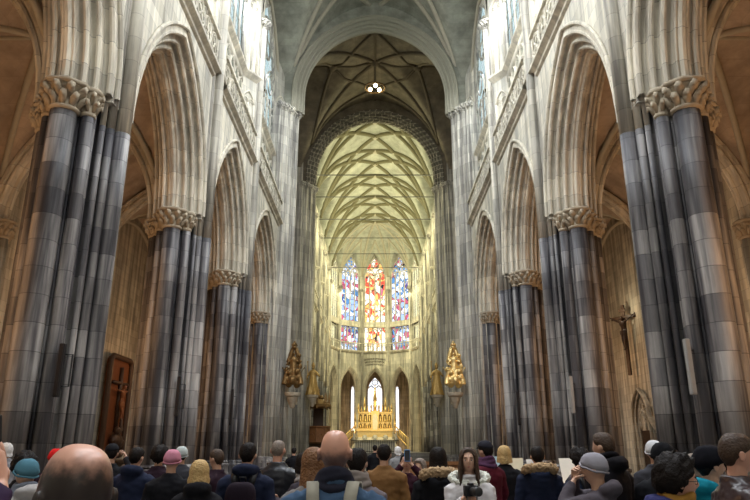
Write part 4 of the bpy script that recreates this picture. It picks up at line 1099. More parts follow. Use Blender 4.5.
FUR = simple('fur_trim', (.36, .24, .13), .9, bump=1, bscale=40, var=.5, nscale=20)
PALEFUR = simple('pale_fur_trim', (.60, .60, .52), .9, bump=1, bscale=40, var=.3, nscale=20)
TROUS = simple('dark_trousers', (.03, .03, .04), .8); SHOE = simple('dark_shoes', (.02, .018, .016), .5)
_cl = {}
def cloth(c, rough=.8, bump=.35):
    c = tuple(v * .72 for v in c); k = (c, rough)
    if k not in _cl: _cl[k] = simple('cloth_%d' % len(_cl), c, rough, bump=bump, bscale=9, var=.3, nscale=5, spec=.12 if rough > .5 else .4)
    return _cl[k]

def head_pt(th, ph, infl=0.0):
    """th from the crown, ph 0 = face (+y); a 1.75 m person, relative to the head centre"""
    sx, cx = max(0, math.sin(th)), math.cos(th)
    if cx > 0: sx = sx ** .68
    x = .079 * sx * math.sin(ph); y = .096 * sx * math.cos(ph); z = (.114 if cx > 0 else .122) * cx
    low = max(0, -cx)
    x *= 1 - .30 * low; 
    if y < 0: y *= 1 - .28 * low
    else: y *= 1 - .06 * low
    if y < 0: y *= 1 + .06 * max(0, cx)
    d = abs((ph + PI) % (2 * PI) - PI); deg = math.degrees
    T, D = deg(th), deg(d)
    y += .024 * math.exp(-((T - 103) / 9) ** 2 - (D / 9) ** 2) + .012 * math.exp(-((T - 92) / 12) ** 2 - (D / 7) ** 2)      # nose
    y -= .010 * math.exp(-((T - 90) / 8) ** 2 - ((D - 24) / 10) ** 2)                                                       # eye sockets
    y += .005 * math.exp(-((T - 78) / 7) ** 2 - (D / 34) ** 2)                                                              # brow
    y += .007 * math.exp(-((T - 119) / 5) ** 2 - (D / 17) ** 2) + .006 * math.exp(-((T - 128) / 4) ** 2 - (D / 14) ** 2)     # lips
    y += .010 * math.exp(-((T - 143) / 10) ** 2 - (D / 24) ** 2)                                                            # chin
    v = Vector((x, y, z))
    if infl: v += Vector((x / .075, y / .096, z / .122)).normalized() * infl
    return v

def balding(s, z0, y0, base, hairc):
    m = base.copy(); m.name = 'balding_skin'; t = m.node_tree; b = [n for n in t.nodes if n.type == 'BSDF_PRINCIPLED'][0]; L = t.links.new
    src = b.inputs['Base Color'].links[0].from_socket
    tc = t.nodes.new('ShaderNodeTexCoord'); sp = t.nodes.new('ShaderNodeSeparateXYZ'); L(tc.outputs['Object'], sp.inputs[0])
    n = t.nodes.new('ShaderNodeTexNoise'); n.inputs['Scale'].default_value = 28; n.inputs['Detail'].default_value = 5; L(tc.outputs['Object'], n.inputs['Vector'])
    nz = M_(t, 'MULTIPLY', M_(t, 'SUBTRACT', n.outputs['Fac'], .5), .07)
    def ramp(v, a, c):
        r = t.nodes.new('ShaderNodeMapRange'); r.interpolation_type = 'SMOOTHSTEP'; r.inputs[1].default_value = a; r.inputs[2].default_value = c; L(v, r.inputs[0]); return r.outputs[0]
    up = ramp(M_(t, 'ADD', sp.outputs[2], nz), (z0 + .035) * s, (z0 - .03) * s); back = ramp(M_(t, 'ADD', sp.outputs[1], nz), (y0 + .02) * s, (y0 - .03) * s)
    low = ramp(sp.outputs[2], 1.50 * s, 1.53 * s)
    mx = t.nodes.new('ShaderNodeMix'); mx.data_type = 'RGBA'; L(M_(t, 'MULTIPLY', M_(t, 'MULTIPLY', up, back), M_(t, 'MULTIPLY', low, .97)), mx.inputs[0]); L(src, mx.inputs[6]); mx.inputs[7].default_value = (*hairc, 1)
    L(mx.outputs[2], b.inputs['Base Color']); return m

class Fig: pass
def interp(tab, a):
    for (a0, v0), (a1, v1) in zip(tab, tab[1:]):
        if a0 <= a <= a1:
            u = (a - a0) / (a1 - a0); u = u * u * (3 - 2 * u); return v0 + (v1 - v0) * u
    return tab[-1][1]
def hair_shell(T, lim, thick, drop=None, nz=0.0, top=0.0, arange=(-180, 180), naz=36, nt=12, inner=-.006, seed=0, flare=0.0, back=0.0):
    """closed shell on the skull; lim/drop/top: tables over |azimuth| 0 face .. 180 back"""
    mb = MB(); rows = []
    az = [arange[0] + (arange[1] - arange[0]) * i / naz for i in range(naz + 1)]
    nd = 6 if drop else 0
    for layer in (0, 1):
        rr = []
        for a in az:
            A = abs(a); l = interp(lim, A); t0 = interp(top, A) if top else 1.5; dr = interp(drop, A) if drop else 0
            line = []
            for k in range(nt + 1):
                th = R(t0 + (l - t0) * k / nt)
                edge = min(1, (nt - k) / 2.0) if not drop or dr < .01 else 1
                e2 = min(1, k / 2.0) if top else 1
                tk = inner if layer else thick * max(.25, min(edge, e2) if True else 1)
                p = head_pt(th, R(a), tk)
                if nz and not layer:
                    n_ = mnoise.noise(Vector((p.x * 38 + seed, p.y * 38, p.z * 38))) ; p += p.normalized() * n_ * nz
                line.append(p)
            if nd:
                b = line[-1].copy()
                for k in range(1, nd + 1):
                    u = k / nd; w = 1 + flare * math.sin(u * PI * .6)
                    sw = 0 if layer else (mnoise.noise(Vector((a * .07 + seed, u * 2, 0))) * .010)
                    q = Vector((b.x * w, b.y * w + (-back * u if b.y < .03 else -back * .3 * u), b.z - dr * u))
                    q += Vector((b.x, b.y, 0)).normalized() * (sw if dr > .02 else 0) if (b.x or b.y) else Vector()
                    line.append(q)
            rr.append([T(p) for p in line])
        rows.append(rr)
    mb.strip(rows[0]); mb.strip(rows[1])
    m = len(rows[0][0])
    mb.strip([[r[-1] for r in rows[0]], [r[-1] for r in rows[1]]])
    mb.strip([[r[0] for r in rows[0]], [r[0] for r in rows[1]]])
    for q in (0, -1): mb.strip([rows[0][q], rows[1][q]])
    return mb

HAIRS = {
    'short': dict(lim=[(0, 46), (35, 50), (60, 76), (80, 84), (105, 98), (140, 122), (180, 126)], thick=.014, nz=.005),
    'crop': dict(lim=[(0, 40), (35, 44), (60, 76), (80, 84), (105, 98), (140, 120), (180, 122)], thick=.004),
    'curly': dict(lim=[(0, 46), (35, 50), (60, 74), (78, 96), (105, 118), (140, 130), (180, 132)], thick=.042, nz=.035),
    'bob': dict(lim=[(0, 52), (35, 58), (60, 94), (180, 96)], thick=.024, drop=[(0, 0), (42, 0), (68, .085), (180, .10)], nz=.004, flare=.10),
    'long': dict(lim=[(0, 46), (28, 52), (52, 92), (180, 96)], thick=.020, drop=[(0, 0), (36, 0), (62, .24), (180, .28)], nz=.004, flare=.12, back=.02),
    'wig': dict(lim=[(0, 50), (35, 56), (60, 92), (180, 110)], thick=.03, drop=[(0, 0), (42, 0), (68, .03), (180, .06)], nz=.010, flare=.05),
    'fringe': dict(lim=[(0, 84), (80, 86), (105, 100), (140, 124), (180, 126)], top=[(0, 60), (80, 60), (120, 58), (150, 62), (180, 66)], thick=.007, nz=.002, arange=(62, 298), inner=-.004),
    'stubble_': dict(lim=[(0, 84), (80, 86), (105, 98), (140, 122), (180, 126)], top=[(0, 84), (80, 80), (120, 84), (150, 86), (180, 86)], thick=.0022, arange=(68, 292), inner=-.004),
}
def ik(S, W, l1, l2, pole):
    d = W - S; L = min(d.length, (l1 + l2) * .985); 
    if d.length > L: W = S + d.normalized() * L; d = W - S
    a = (l1 * l1 - l2 * l2 + L * L) / (2 * L); hh = math.sqrt(max(0, l1 * l1 - a * a))
    u = d.normalized(); p = pole - u * pole.dot(u)
    p = p.normalized() if p.length > 1e-4 else u.orthogonal().normalized()
    return S + u * a + p * hh, W
def hand_into(mb, ex, W, f, n, curl=.5, s=1.0, sideflip=1):
    """palm goes into mb (fused), fingers into ex"""
    f = f.normalized(); n = (n - f * n.dot(f)).normalized(); l = f.cross(n) * sideflip
    c = W + f * .05 * s
    rs = []
    for q, wd, tk in ((-.01, .026, .019), (.02, .034, .017), (.06, .041, .015), (.092, .038, .012), (.10, .02, .008)):
        rs.append([W + f * q * s + l * math.cos(2 * PI * k / 12) * wd * s + n * math.sin(2 * PI * k / 12) * tk * s for k in range(12)])
    mb.rings(rs)
    for i, (off, ln) in enumerate(((.029, .070), (.010, .079), (-.010, .074), (-.029, .058))):
        p = W + f * .08 * s + l * off * s; d = f.copy(); pts = [p]; r = [.0092 * s]
        for seg, q in enumerate((.45, .30, .25)):
            ang = curl * (.5, .9, .8)[seg] * (1 + .12 * i); d = (d * math.cos(ang) + n * math.sin(ang)).normalized()
            p = p + d * ln * q * s * 1.1; pts.append(p); r.append((.0085, .0078, .006)[seg] * s)
        ex.tube(pts, r, n=7)
    p = W + f * .022 * s + l * .026 * s; q1 = p + (l * .7 + f * .5 + n * .25).normalized() * .038 * s
    q2 = q1 + (f * .8 + l * .15 + n * (.3 + .5 * curl)).normalized() * .032 * s; q3 = q2 + (f * .8 + n * (.3 + .6 * curl) - l * .15).normalized() * .024 * s
    ex.tube([p, q1, q2, q3], [.013 * s, .0115 * s, .0095 * s, .007 * s], n=8)

SMIN = []
def kz(py):
    v = (250 - py) / 641; s, c = math.sin(R(17.2)), math.cos(R(17.2)); return (s + v * c) / (c - v * s)
def person(px, Y, top, face, label, hair='short', haircol=None, hat=None, hatcol=None, coat=(.02, .02, .03), hem=.80, crough=.8, hood=None, hoodcol=None, scarf=None,
           headyaw=0, headpitch=0, arms=None, curl=.5, near=False, showface=False, glasses=False, wide=1.0, skin=None, group=None, h=None, palm=None, collar=True, hdir=None, mask=None, furr=.052, scf=1.0):
    capadd = .02 if hat or hair in ('short', 'bob', 'long') else (.035 if hair in ('curly', 'wig') else 0)
    tz = 1.7 + kz(top) * Y
    H = (h or tz - capadd); s = H / 1.75
    X = (px - 375) / 671 * Y
    skin = skin or SKIN
    rz = R(face)
    root_holder = []
    mb, ex = MB(), MB()
    def T0(v): return Vector(v) * s
    hc = Vector((0, .015, 1.63))
    mrot = Matrix.Rotation(R(headyaw), 3, 'Z') @ Matrix.Rotation(R(headpitch), 3, 'X')
    piv = Vector((0, -.01, 1.53))
    def TH(v): return (piv + mrot @ (Vector(v) + hc - piv)) * s
    # head
    n1, n2 = (44, 30) if near else (26, 18)
    mb.rings([[TH(head_pt(R(3 + 174 * i / n2), 2 * PI * k / n1)) for k in range(n1)] for i in range(n2 + 1)])
    for q in (1, -1):   # ears
        mb.rings([[TH((q * (.073 + dx), -.006 + .019 * sc_ * math.cos(2 * PI * k / 10) - dx * .6, -.012 + .033 * sc_ * math.sin(2 * PI * k / 10))) for k in range(10)] for dx, sc_ in ((0, .6), (.008, .9), (.016, 1.05), (.021, .85))])
    mb.rings([[T0((.056 * w_ * math.cos(2 * PI * k / 14), y_ + .058 * w_ * math.sin(2 * PI * k / 14), z_)) for k in range(14)] for z_, w_, y_ in ((1.40, 1.5, -.01), (1.44, 1.1, -.01), (1.50, 1, -.005), (1.58, .95, 0))])
    # trunk
    def trunk(m, g, z0=None, rings=((.88, .15, .11), (.95, .17, .125), (1.08, .145, .105), (1.22, .155, .115), (1.33, .175, .115), (1.40, .165, .095), (1.44, .11, .08))):
        rs = []
        for z, rx, ry in rings: rs.append([T0((math.cos(2 * PI * k / 20) * (rx + g) * wide, math.sin(2 * PI * k / 20) * (ry + g) - .01, z)) for k in range(20)])
        m.rings(rs)
    trunk(mb, 0)
    W_, E_, S_ = {}, {}, {}
    arms = arms or {}
    for q in (1, -1):
        mb.tube([T0((q * .085, 0, .93)), T0((q * .095, .01, .70)), T0((q * .10, .015, .50)), T0((q * .10, -.01, .28)), T0((q * .10, -.01, .08))], [.092 * s, .075 * s, .055 * s, .052 * s, .037 * s], n=12)
        mb.tube([T0((q * .10, -.05, .045)), T0((q * .105, .05, .045)), T0((q * .11, .15, .03))], [.035 * s, .04 * s, .028 * s], n=10)
        Sh = Vector((q * .175 * wide, -.01, 1.385)); Wt = Vector(arms.get(q, (q * .26, .09, .88)))
        if q in arms and len(arms[q]) == 4:     # world target
            pass
        El, Wt = ik(Sh, Wt, .285, .255, Vector((q * .6, -.5, -.8)) if Wt.z > 1.1 else Vector((q * .6, -1, -.1)))
        S_[q], E_[q], W_[q] = Sh, El, Wt
        mb.tube([T0(Sh - Vector((q * .03, 0, 0))), T0(Sh.lerp(El, .5)), T0(El), T0(El.lerp(Wt, .5)), T0(Wt)], [.056 * s, .046 * s, .040 * s, .036 * s, .026 * s], n=10)
        f = Vector(hdir[q]) if hdir and q in hdir else (Wt - El); n_ = Vector(palm[q]) if palm and q in palm else Vector((-q, .2, 0))
        hand_into(mb, ex, T0(Wt), f, n_, curl, s, q if not (palm and q in palm) else q)
    if mask: skin = balding(s, mask[0], mask[1], skin, (.007, .005, .005) if near and px < 100 else (.10, .055, .05))
    body = fused(mb, 'person', skin, None, (.007 if near else .015) * s, 1, extra=ex)
    tag(body, label, 'person', group); body.location = (X, Y, 0); body.rotation_euler = (0, 0, rz)
    # face features
    for q in (1, -1):
        if showface or near:
            p = head_pt(R(91), R(24) * q, -.006); e = MB(); c = TH(p); e.ball(c, .0125 * s, 10, 8); eo = e.build('eye', EYEW, body)
            e = MB(); c2 = TH(p + Vector((0, .0085, 0))); e.ball(c2, .0062 * s, 8, 6); e.build('iris', DARKHAIR, eo)
            e = MB(); e.tube([TH(head_pt(R(80), R(a) * q, .002)) for a in (11, 20, 29, 37)], [.0028 * s, .004 * s, .0036 * s, .002 * s], n=6); e.build('eyebrow', DARKHAIR if haircol is not BLOND else BROWNHAIR, body)
    if showface or near:
        e = MB(); e.tube([TH(head_pt(R(123), R(a), .001)) for a in (-17, -8, 0, 8, 17)], [.002 * s, .0055 * s, .006 * s, .0055 * s, .002 * s], n=6); e.build('mouth', LIPS, body)
    if glasses:
        e = MB()
        for q in (1, -1):
            c = head_pt(R(91), R(24) * q, .008); e.tube([TH(c + Vector((.023 * math.cos(2 * PI * k / 12), .002, .018 * math.sin(2 * PI * k / 12)))) for k in range(12)], .0022 * s, n=5, closed=True)
            e.tube([TH(c + Vector((q * .023, 0, 0))), TH((q * .080, .04, -.002)), TH((q * .079, -.01, -.004))], .0022 * s, n=5)
        e.build('glasses', MS['black'], body)
    hcm = haircol or DARKHAIR
    if hair and hair in HAIRS:
        hair_shell(TH, seed=px, **HAIRS[hair]).build('hair', hcm, body)
    if hat:
        hm = hatcol
        if hat == 'beanie':
            o = hair_shell(TH, lim=[(0, 66), (60, 84), (110, 98), (180, 104)], thick=.024, nz=.004, seed=px).build('knit_hat', hm, body)
            e = MB(); e.tube([TH(head_pt(R(interp([(0, 64), (60, 82), (110, 95), (180, 100)], abs(a))), R(a), .020)) for a in range(-180, 180, 12)], .009 * s, n=7, closed=True); e.build('hat_cuff', hm, o)
        elif hat == 'cap':
            o = hair_shell(TH, lim=[(0, 60), (60, 72), (180, 84)], thick=.022, nz=.002, seed=px).build('cap', hm, body)
            e = MB(); e.strip([[TH(head_pt(R(66), R(a), .015)) for a in range(-48, 49, 12)], [TH(head_pt(R(70), R(a), .015) + Vector((0, .065 * math.cos(R(a * 1.6)), -.012))) for a in range(-48, 49, 12)]]); e.build('brim', hm, o)
        elif hat == 'tuque':
            hair_shell(TH, lim=[(0, 62), (60, 82), (110, 100), (180, 108)], thick=.034, nz=.008, seed=px).build('knit_hat', hm, body)
    # coat
    cm = cloth(coat, crough)
    g = .032
    m2 = MB()
    rings = [(hem, .20 if hem > .7 else .235, .16 if hem > .7 else .19), (.95, .185, .145), (1.08, .165, .13), (1.22, .17, .135), (1.33, .19, .135), (1.405, .175, .112), (1.45, .12, .09), (1.475, .085, .08)]
    trunk(m2, .008, rings=rings)
    for q in (1, -1):
        Sh, El, Wt = S_[q], E_[q], W_[q]; sleeve = El.lerp(Wt, .93)
        m2.tube([T0(Sh - Vector((q * .05, 0, .01))), T0(Sh.lerp(El, .15)), T0(Sh.lerp(El, .5)), T0(El), T0(El.lerp(Wt, .5)), T0(sleeve)], [.082 * s, .085 * s, .070 * s, .062 * s, .055 * s, .045 * s], n=12)
    if hood == 'hood' or hood == 'hoodcol':
        m2.tube([T0((.10 * math.cos(a) , -.045 - .085 * math.sin(a), 1.475 + .015 * math.sin(a))) for a in [PI * k / 8 - .3 for k in range(10)]], [.04 * s, .055 * s, .06 * s, .065 * s, .07 * s, .07 * s, .065 * s, .06 * s, .05 * s, .035 * s], n=8)
    elif collar:
        m2.tube([T0((.072 * math.cos(2 * PI * k / 14), -.008 + .075 * math.sin(2 * PI * k / 14), 1.485)) for k in range(14)], .026 * s, n=7, closed=True)
    sd_ = px * 1.7
    def wr(co, no): return co + no * (.008 * mnoise.noise(Vector((co.x * 11 + sd_, co.y * 11, co.z * 22))) + .004 * mnoise.noise(Vector((co.x * 30, co.y * 30 + sd_, co.z * 44))))
    coat_o = fused(m2, 'coat', cm, body, (.012 if near else .018) * s, 2, disp=wr)
    if hood == 'fur':
        e = MB(); k_ = 26
        P_ = []
        for k in range(k_):
            a = 2 * PI * k / k_; sn, cs = math.sin(a), math.cos(a)
            P_.append(T0((.175 * cs, -.075 + .125 * sn - (.02 if sn < 0 else -.02), 1.475 - .035 * sn + (-.02 if sn > .3 else 0))))
        e.tube(P_, furr * s, n=10, closed=True)
        fm = hoodcol or FUR
        def fz(co, no): return co + no * (.020 * mnoise.noise(co * 45) + .012 * mnoise.noise(co * 90))
        fused(e, 'fur_hood', fm, body, .012 * s, 0, disp=fz)
    if scarf:
        e = MB()
        for zz, rr in ((1.455, .105 * scf), (1.50, .088 * scf), (1.54 - (1 - scf) * .1, .078 * scf)):
            e.tube([T0((rr * math.cos(2 * PI * k / 16), -.004 + (rr * .98) * math.sin(2 * PI * k / 16), zz + .012 * math.sin(2 * PI * k / 16 * 2 + zz * 40))) for k in range(16)], .030 * s, n=8, closed=True)
        e.tube([T0((.05, .09, 1.46)), T0((.07, .145, 1.32)), T0((.07, .15, 1.10))], [.03 * s, .04 * s, .035 * s], n=8, flat=.5)
        fused(e, 'scarf', scarf, body, .011 * s, 1)
    # trousers and shoes
    m3 = MB()
    for q in (1, -1):
        m3.tube([T0((q * .085, 0, .96)), T0((q * .095, .01, .70)), T0((q * .10, .015, .50)), T0((q * .10, -.01, .28)), T0((q * .10, -.01, .09))], [.105 * s, .09 * s, .072 * s, .065 * s, .06 * s], n=12)
    m3.ball(T0((0, 0, .93)), (.17 * s, .13 * s, .09 * s), 14, 8)
    fused(m3, 'trousers', TROUS, body, .02 * s, 2)
    for q in (1, -1):
        m4 = MB(); rs = []
        for y_, w_, z_ in ((-.10, .035, .09), (-.07, .048, .11), (0, .048, .11), (.07, .052, .08), (.14, .052, .06), (.20, .038, .045), (.22, .015, .03)):
            rs.append([T0((q * .105 + w_ * max(-1, min(1, 1.25 * math.cos(2 * PI * k / 12))), y_, z_ / 2 + (z_ / 2) * max(-1, min(1, 1.25 * math.sin(2 * PI * k / 12))))) for k in range(12)])
        m4.rings(rs); m4.build('shoe', SHOE, body)
    f = Fig(); f.o = body; f.s = s; f.W = W_; f.X = X; f.Y = Y; f.rz = rz; f.H = H
    f.world = lambda v: Matrix.Translation((X, Y, 0)) @ Matrix.Rotation(rz, 4, 'Z') @ (Vector(v) * s)
    f.E = E_
    print('person', px, 'H=%.2f' % H, label[:40])
    return f

def backpack(f, label, mat, strapmat, accent=None, w=.30, h=.44, d=.17, z=1.16, logo=None):
    s = f.s
    t = empty('backpack', f.world((0, -.165, z - h / 2)), f.rz, label, 'backpack')
    def sup(m, c, r, e=.55):
        rs = []
        for i in range(1, 14):
            ph = -PI / 2 + PI * i / 14
            cz_, cr = (abs(math.sin(ph)) ** e) * (1 if ph > 0 else -1), abs(math.cos(ph)) ** e
            rs.append([(c[0] + r[0] * cr * (abs(math.cos(a)) ** e) * (1 if math.cos(a) >= 0 else -1), c[1] + r[1] * cr * (abs(math.sin(a)) ** e) * (1 if math.sin(a) >= 0 else -1), c[2] + r[2] * cz_) for a in [2 * PI * k / 20 for k in range(20)]])
        m.rings(rs)
    m = MB(); sup(m, (0, -d / 2 * s, h / 2 * s), (w / 2 * s, d / 2 * s, h / 2 * s)); m.build('bag', mat, t)
    m = MB(); sup(m, (0, -d * s, h * .34 * s), (w * .38 * s, .045 * s, h * .25 * s)); m.build('pocket', accent or mat, t)
    m = MB(); m.tube([(w * .40 * s * math.cos(a), -d * .78 * s, h * (.45 + .45 * math.sin(a)) * s) for a in [PI * k / 10 for k in range(11)]], .006, n=5); m.build('zip', strapmat, t)
    m = MB(); m.tube([(-.03 * s, -.02, h * s), (-.03 * s, -.03, (h + .04) * s), (.03 * s, -.03, (h + .04) * s), (.03 * s, -.02, h * s)], .009 * s, n=6); m.build('grab_handle', strapmat, t)
    inv = Vector((0, -.165, z - h / 2))
    for q in (1, -1):
        pts = [(q * .075, -.165, z + h * .38), (q * .095, -.145, 1.42), (q * .105, -.07, 1.482), (q * .11, .03, 1.475), (q * .12, .125, 1.40), (q * .13, .165, 1.25), (q * .175, .10, 1.08), (q * .18, -.06, 1.0), (q * .11, -.17, z - h * .4)]
        m = MB(); P_ = [(Vector(p) - inv) * s for p in pts]
        # flat webbing
        rs = []
        for i, p in enumerate(P_):
            tdir = (P_[min(i + 1, len(P_) - 1)] - P_[max(i - 1, 0)]).normalized(); side = Vector((1, 0, 0)); side = (side - tdir * side.dot(tdir)).normalized(); nn = tdir.cross(side)
            wd = .032 * s if i < 6 else .014 * s
            rs.append([p + side * wd + nn * .007, p - side * wd + nn * .007, p - side * wd - nn * .007, p + side * wd - nn * .007])
        m.rings(rs); m.build('strap', strapmat, t)
    if logo:
        m = MB(); m.box((0, -(d + .045) * s, h * .55 * s), (.05 * s, .008, .022 * s)); m.build('patch', logo, t, smooth=False)
    return t
def phone(loc, rz, tilt, label, c, screen):
    t = empty('phone', loc, rz, label, 'phone'); t.rotation_euler = (tilt, 0, rz)
    m = MB(); m.box((0, 0, 0), (.075, .009, .15)); m.build('case', MS['black'] if c is None else simple('phone_case', c, .4), t, smooth=False, bevel=.004)
    m = MB(); m.box((0, .0052, 0), (.067, .002, .135)); m.build('screen', screen, t, smooth=False)
    m = MB(); m.ball((.022, -.006, .058), (.007, .003, .007), 8, 5); m.build('lens', MS['iron'], t)
    return t

# --- row by row, left to right --------------------------------------------------------------
VIO = (.040, .018, .055); NAVY = (.016, .022, .050); BLK = (.010, .010, .013); PLUM = (.030, .014, .024)
bald = person(79, 1.56, 443, 46, 'balding man close on the left raising a phone, dark purple jacket', hair=None, haircol=DARKHAIR, coat=VIO, near=True, skin=SKIN_R,
              arms={1: (.20, .30, .95), -1: (-.03, .42, 1.64)}, curl=.35, palm={-1: (-.69, .72, 0)}, headyaw=0, headpitch=12, hdir={-1: (-.15, .25, 1)}, mask=(1.70, .03))
phone((-1.09, 1.86, 1.735), PI - .5, 0, 'dark phone with a lit blue screen held up by the balding man', None, glow('phone_screen', (.10, .22, .6), .8)).rotation_euler = (0, PI / 2 + .25, PI - .5)
person(7, 12.5, 442, 60, 'white-haired visitor at the left edge in a grey coat, by the nearest left pier', hair='wig', haircol=WHITEHAIR, coat=(.3, .3, .32))
person(27, 6.6, 451, 20, 'person with voluminous black curly hair and black coat behind the blue knit hat', hair='curly', haircol=DARKHAIR, coat=BLK)
person(31, 5.6, 458, 62, 'visitor in a teal blue knit hat and pale jacket with a grey hood, looking left', hair=None, hat='beanie', hatcol=cloth((.10, .24, .31), .9), coat=(.50, .47, .46), hood='hood', scarf=cloth((.20, .22, .27)), showface=True)
person(57, 9.2, 449, 10, 'visitor in a bright red knit hat behind the balding man', hair=None, hat='tuque', hatcol=cloth((.75, .02, .02), .9), coat=PLUM)
person(112, 9.3, 443, 10, 'visitor in a wide dark cap and black coat before the carved altarpiece', hair='short', hat='cap', hatcol=cloth(BLK), coat=BLK, arms={1: (.12, .42, 1.58)}, curl=.8)
person(137, 8.2, 446, -12, 'dark-haired man in a wide navy jacket, seen from behind', hair='short', coat=NAVY, wide=1.22, hood='hood')
person(160, 9.4, 445, 12, 'woman with curly black hair left of the pink knit hat', hair='curly', coat=PLUM)
person(173, 7.6, 449, 5, 'visitor in a pink knit hat and dark coat, seen from behind', hair=None, hat='beanie', hatcol=cloth((.62, .25, .33), .9), coat=BLK, wide=1.1)
person(182, 10.2, 446, 20, 'visitor in a white knit hat just behind the pink hat', hair='short', hat='beanie', hatcol=cloth((.55, .60, .58), .9), coat=(.05, .05, .06))
person(201, 6.4, 459, 8, 'short woman with a blonde bob and black coat, seen from behind', hair='bob', haircol=BLOND, coat=BLK, hood='hood')
person(218, 8.6, 448, 62, 'dark-haired man in profile looking left, dark plum jacket', hair='short', haircol=BROWNHAIR, coat=PLUM, showface=True)
bp = person(248, 7.0, 441, 0, 'tall dark-haired man in a navy jacket with a black backpack', hair='short', coat=NAVY, wide=1.15, hood='hood')
backpack(bp, 'black and purple backpack on the navy-jacketed man left of centre', cloth((.02, .012, .02)), MS['black'], cloth((.06, .02, .06)), logo=cloth((.6, .6, .6)))
person(278, 8.2, 440, -8, 'man with cropped grey hair in a shiny black leather jacket', hair='crop', haircol=GREYHAIR, coat=(.014, .015, .022), crough=.35, wide=1.1, skin=SKIN_R, arms={-1: (-.16, .34, 1.12)})
person(306, 7.4, 452, 68, 'dark-haired woman facing left with a pale scarf and hands raised', hair='bob', haircol=DARKHAIR, coat=(.05, .04, .05), scarf=cloth((.42, .38, .36)), showface=True, arms={1: (.12, .40, 1.22), -1: (-.02, .42, 1.24)}, curl=.7)
person(314, 5.3, 446, 14, 'person with long auburn hair beside the bald man with tan straps', hair='long', haircol=AUBURN, coat=(.22, .20, .19))
bc = person(335, 3.7, 429, -2, 'bald man in a blue denim jacket seen from behind at the centre', hair=None, haircol=STUB, coat=(.055, .10, .17), near=True, skin=SKIN_R, wide=1.18, scarf=cloth((.022, .022, .035), .9), scf=.86, crough=.9, hem=.7, mask=(1.615, .05))
backpack(bc, 'grey backpack with wide tan straps worn by the bald man at the centre', cloth((.05, .055, .07)), cloth((.36, .33, .26)), z=.98, w=.28)
person(357, 5.6, 446, -10, 'dark-haired visitor wrapped in a patterned grey shawl right of the bald man', hair='short', haircol=DARKHAIR, coat=(.17, .14, .15), hem=.55, scarf=cloth((.30, .25, .22), .9))
person(384, 8.4, 443, -4, 'dark-haired man in a camel wool coat, seen from behind', hair='short', coat=(.25, .125, .045), hem=.55, wide=1.15)
ph = person(406, 8.9, 453, 180, 'person in a plum sweater facing the camera behind a raised phone', hair='short', haircol=DARKHAIR, coat=(.045, .012, .022), showface=True, arms={1: (.06, .30, 1.62), -1: (-.06, .30, 1.62)}, palm={1: (-.7, -.3, .2), -1: (.7, -.3, .2)}, curl=.6, headpitch=18)
p_ = ph.world((0, .33, 1.74)); phone(p_, PI, .25, 'pale blue phone held up in both hands by the person in plum', (.10, .35, .75), MS['black'])
person(420, 9.8, 457, 150, 'visitor in a pale patterned shawl between the phone photographer and the fur hood', hair='wig', haircol=GREYHAIR, coat=(.42, .38, .34), hem=.6)
person(438, 7.2, 446, 3, 'black-haired woman in a black coat with a tan fur hood, right of centre', hair='long', haircol=DARKHAIR, coat=BLK, hood='fur', wide=1.15, hem=.6)
wc = person(468, 6.6, 447, 172, 'long-haired woman in a white jacket facing the camera and holding a black camera', hair='long', haircol=BROWNHAIR, coat=(.78, .74, .74), hood='fur', hoodcol=PALEFUR, furr=.036, showface=True, near=True, scarf=None,
            arms={1: (.055, .24, 1.30), -1: (-.06, .25, 1.26)}, palm={1: (-.8, .2, .3), -1: (.8, .2, .3)}, curl=.75, headpitch=10, skin=SKIN)
p_ = wc.world((-.01, .30, 1.37)); t = empty('camera_body', p_, wc.rz + .5, 'black camera with a big lens held by the woman in white', 'camera'); t.name = 'photo_camera'
m = MB(); m.box((0, 0, 0), (.13, .06, .095)); m.box((0, 0, .055), (.05, .05, .03)); m.box((-.05, .02, 0), (.03, .05, .09)); m.build('camera_body', MS['black'], t, smooth=False, bevel=.008)
m = MB(); m.tube([(0, .02, 0), (0, .06, 0), (0, .06, 0), (0, .15, 0), (0, .155, 0)], [.034, .034, .04, .042, .036], n=14); m.build('lens', MS['iron'], t)
m = MB(); P0 = wc.world((.0, .30, 1.37)) - p_; m.tube([(.065, 0, .03), (.05, .02, -.08), (0, .04, -.22), (-.05, .02, -.08), (-.065, 0, .03)], .006, n=5); m.build('strap', MS['black'], t)
person(486, 8.8, 440, 35, 'person in a dark cap and crimson coat behind the woman in white', hair='short', hat='cap', hatcol=cloth((.02, .02, .03)), coat=(.10, .010, .022), scarf=cloth((.10, .04, .09)), wide=1.1)
person(504, 9.6, 445, -5, 'blonde woman in a long black coat, seen from behind', hair='bob', haircol=BLOND, coat=BLK, hem=.5)
person(537, 8.4, 445, -4, 'dark-haired visitor in a navy coat with a brown fur hood, before the desks', hair='short', coat=NAVY, hood='fur', wide=1.15, hem=.6)
bp2 = person(580, 7.6, 447, 18, 'dark-haired visitor carrying the black and white patterned backpack', hair='curly', coat=(.02, .03, .06))
pat = bpy.data.materials.new('graphic_print'); pat.use_nodes = True
_t = pat.node_tree; _b = _t.nodes['Principled BSDF']; _v = _t.nodes.new('ShaderNodeTexVoronoi'); _v.inputs['Scale'].default_value = 17; _v.feature = 'F1'
_tc = _t.nodes.new('ShaderNodeTexCoord'); _t.links.new(_tc.outputs['Object'], _v.inputs['Vector']); _r = _t.nodes.new('ShaderNodeValToRGB'); _r.color_ramp.interpolation = 'CONSTANT'
_r.color_ramp.elements[0].color = (.02, .02, .03, 1); _r.color_ramp.elements[1].position = .42; _r.color_ramp.elements[1].color = (.62, .60, .58, 1)
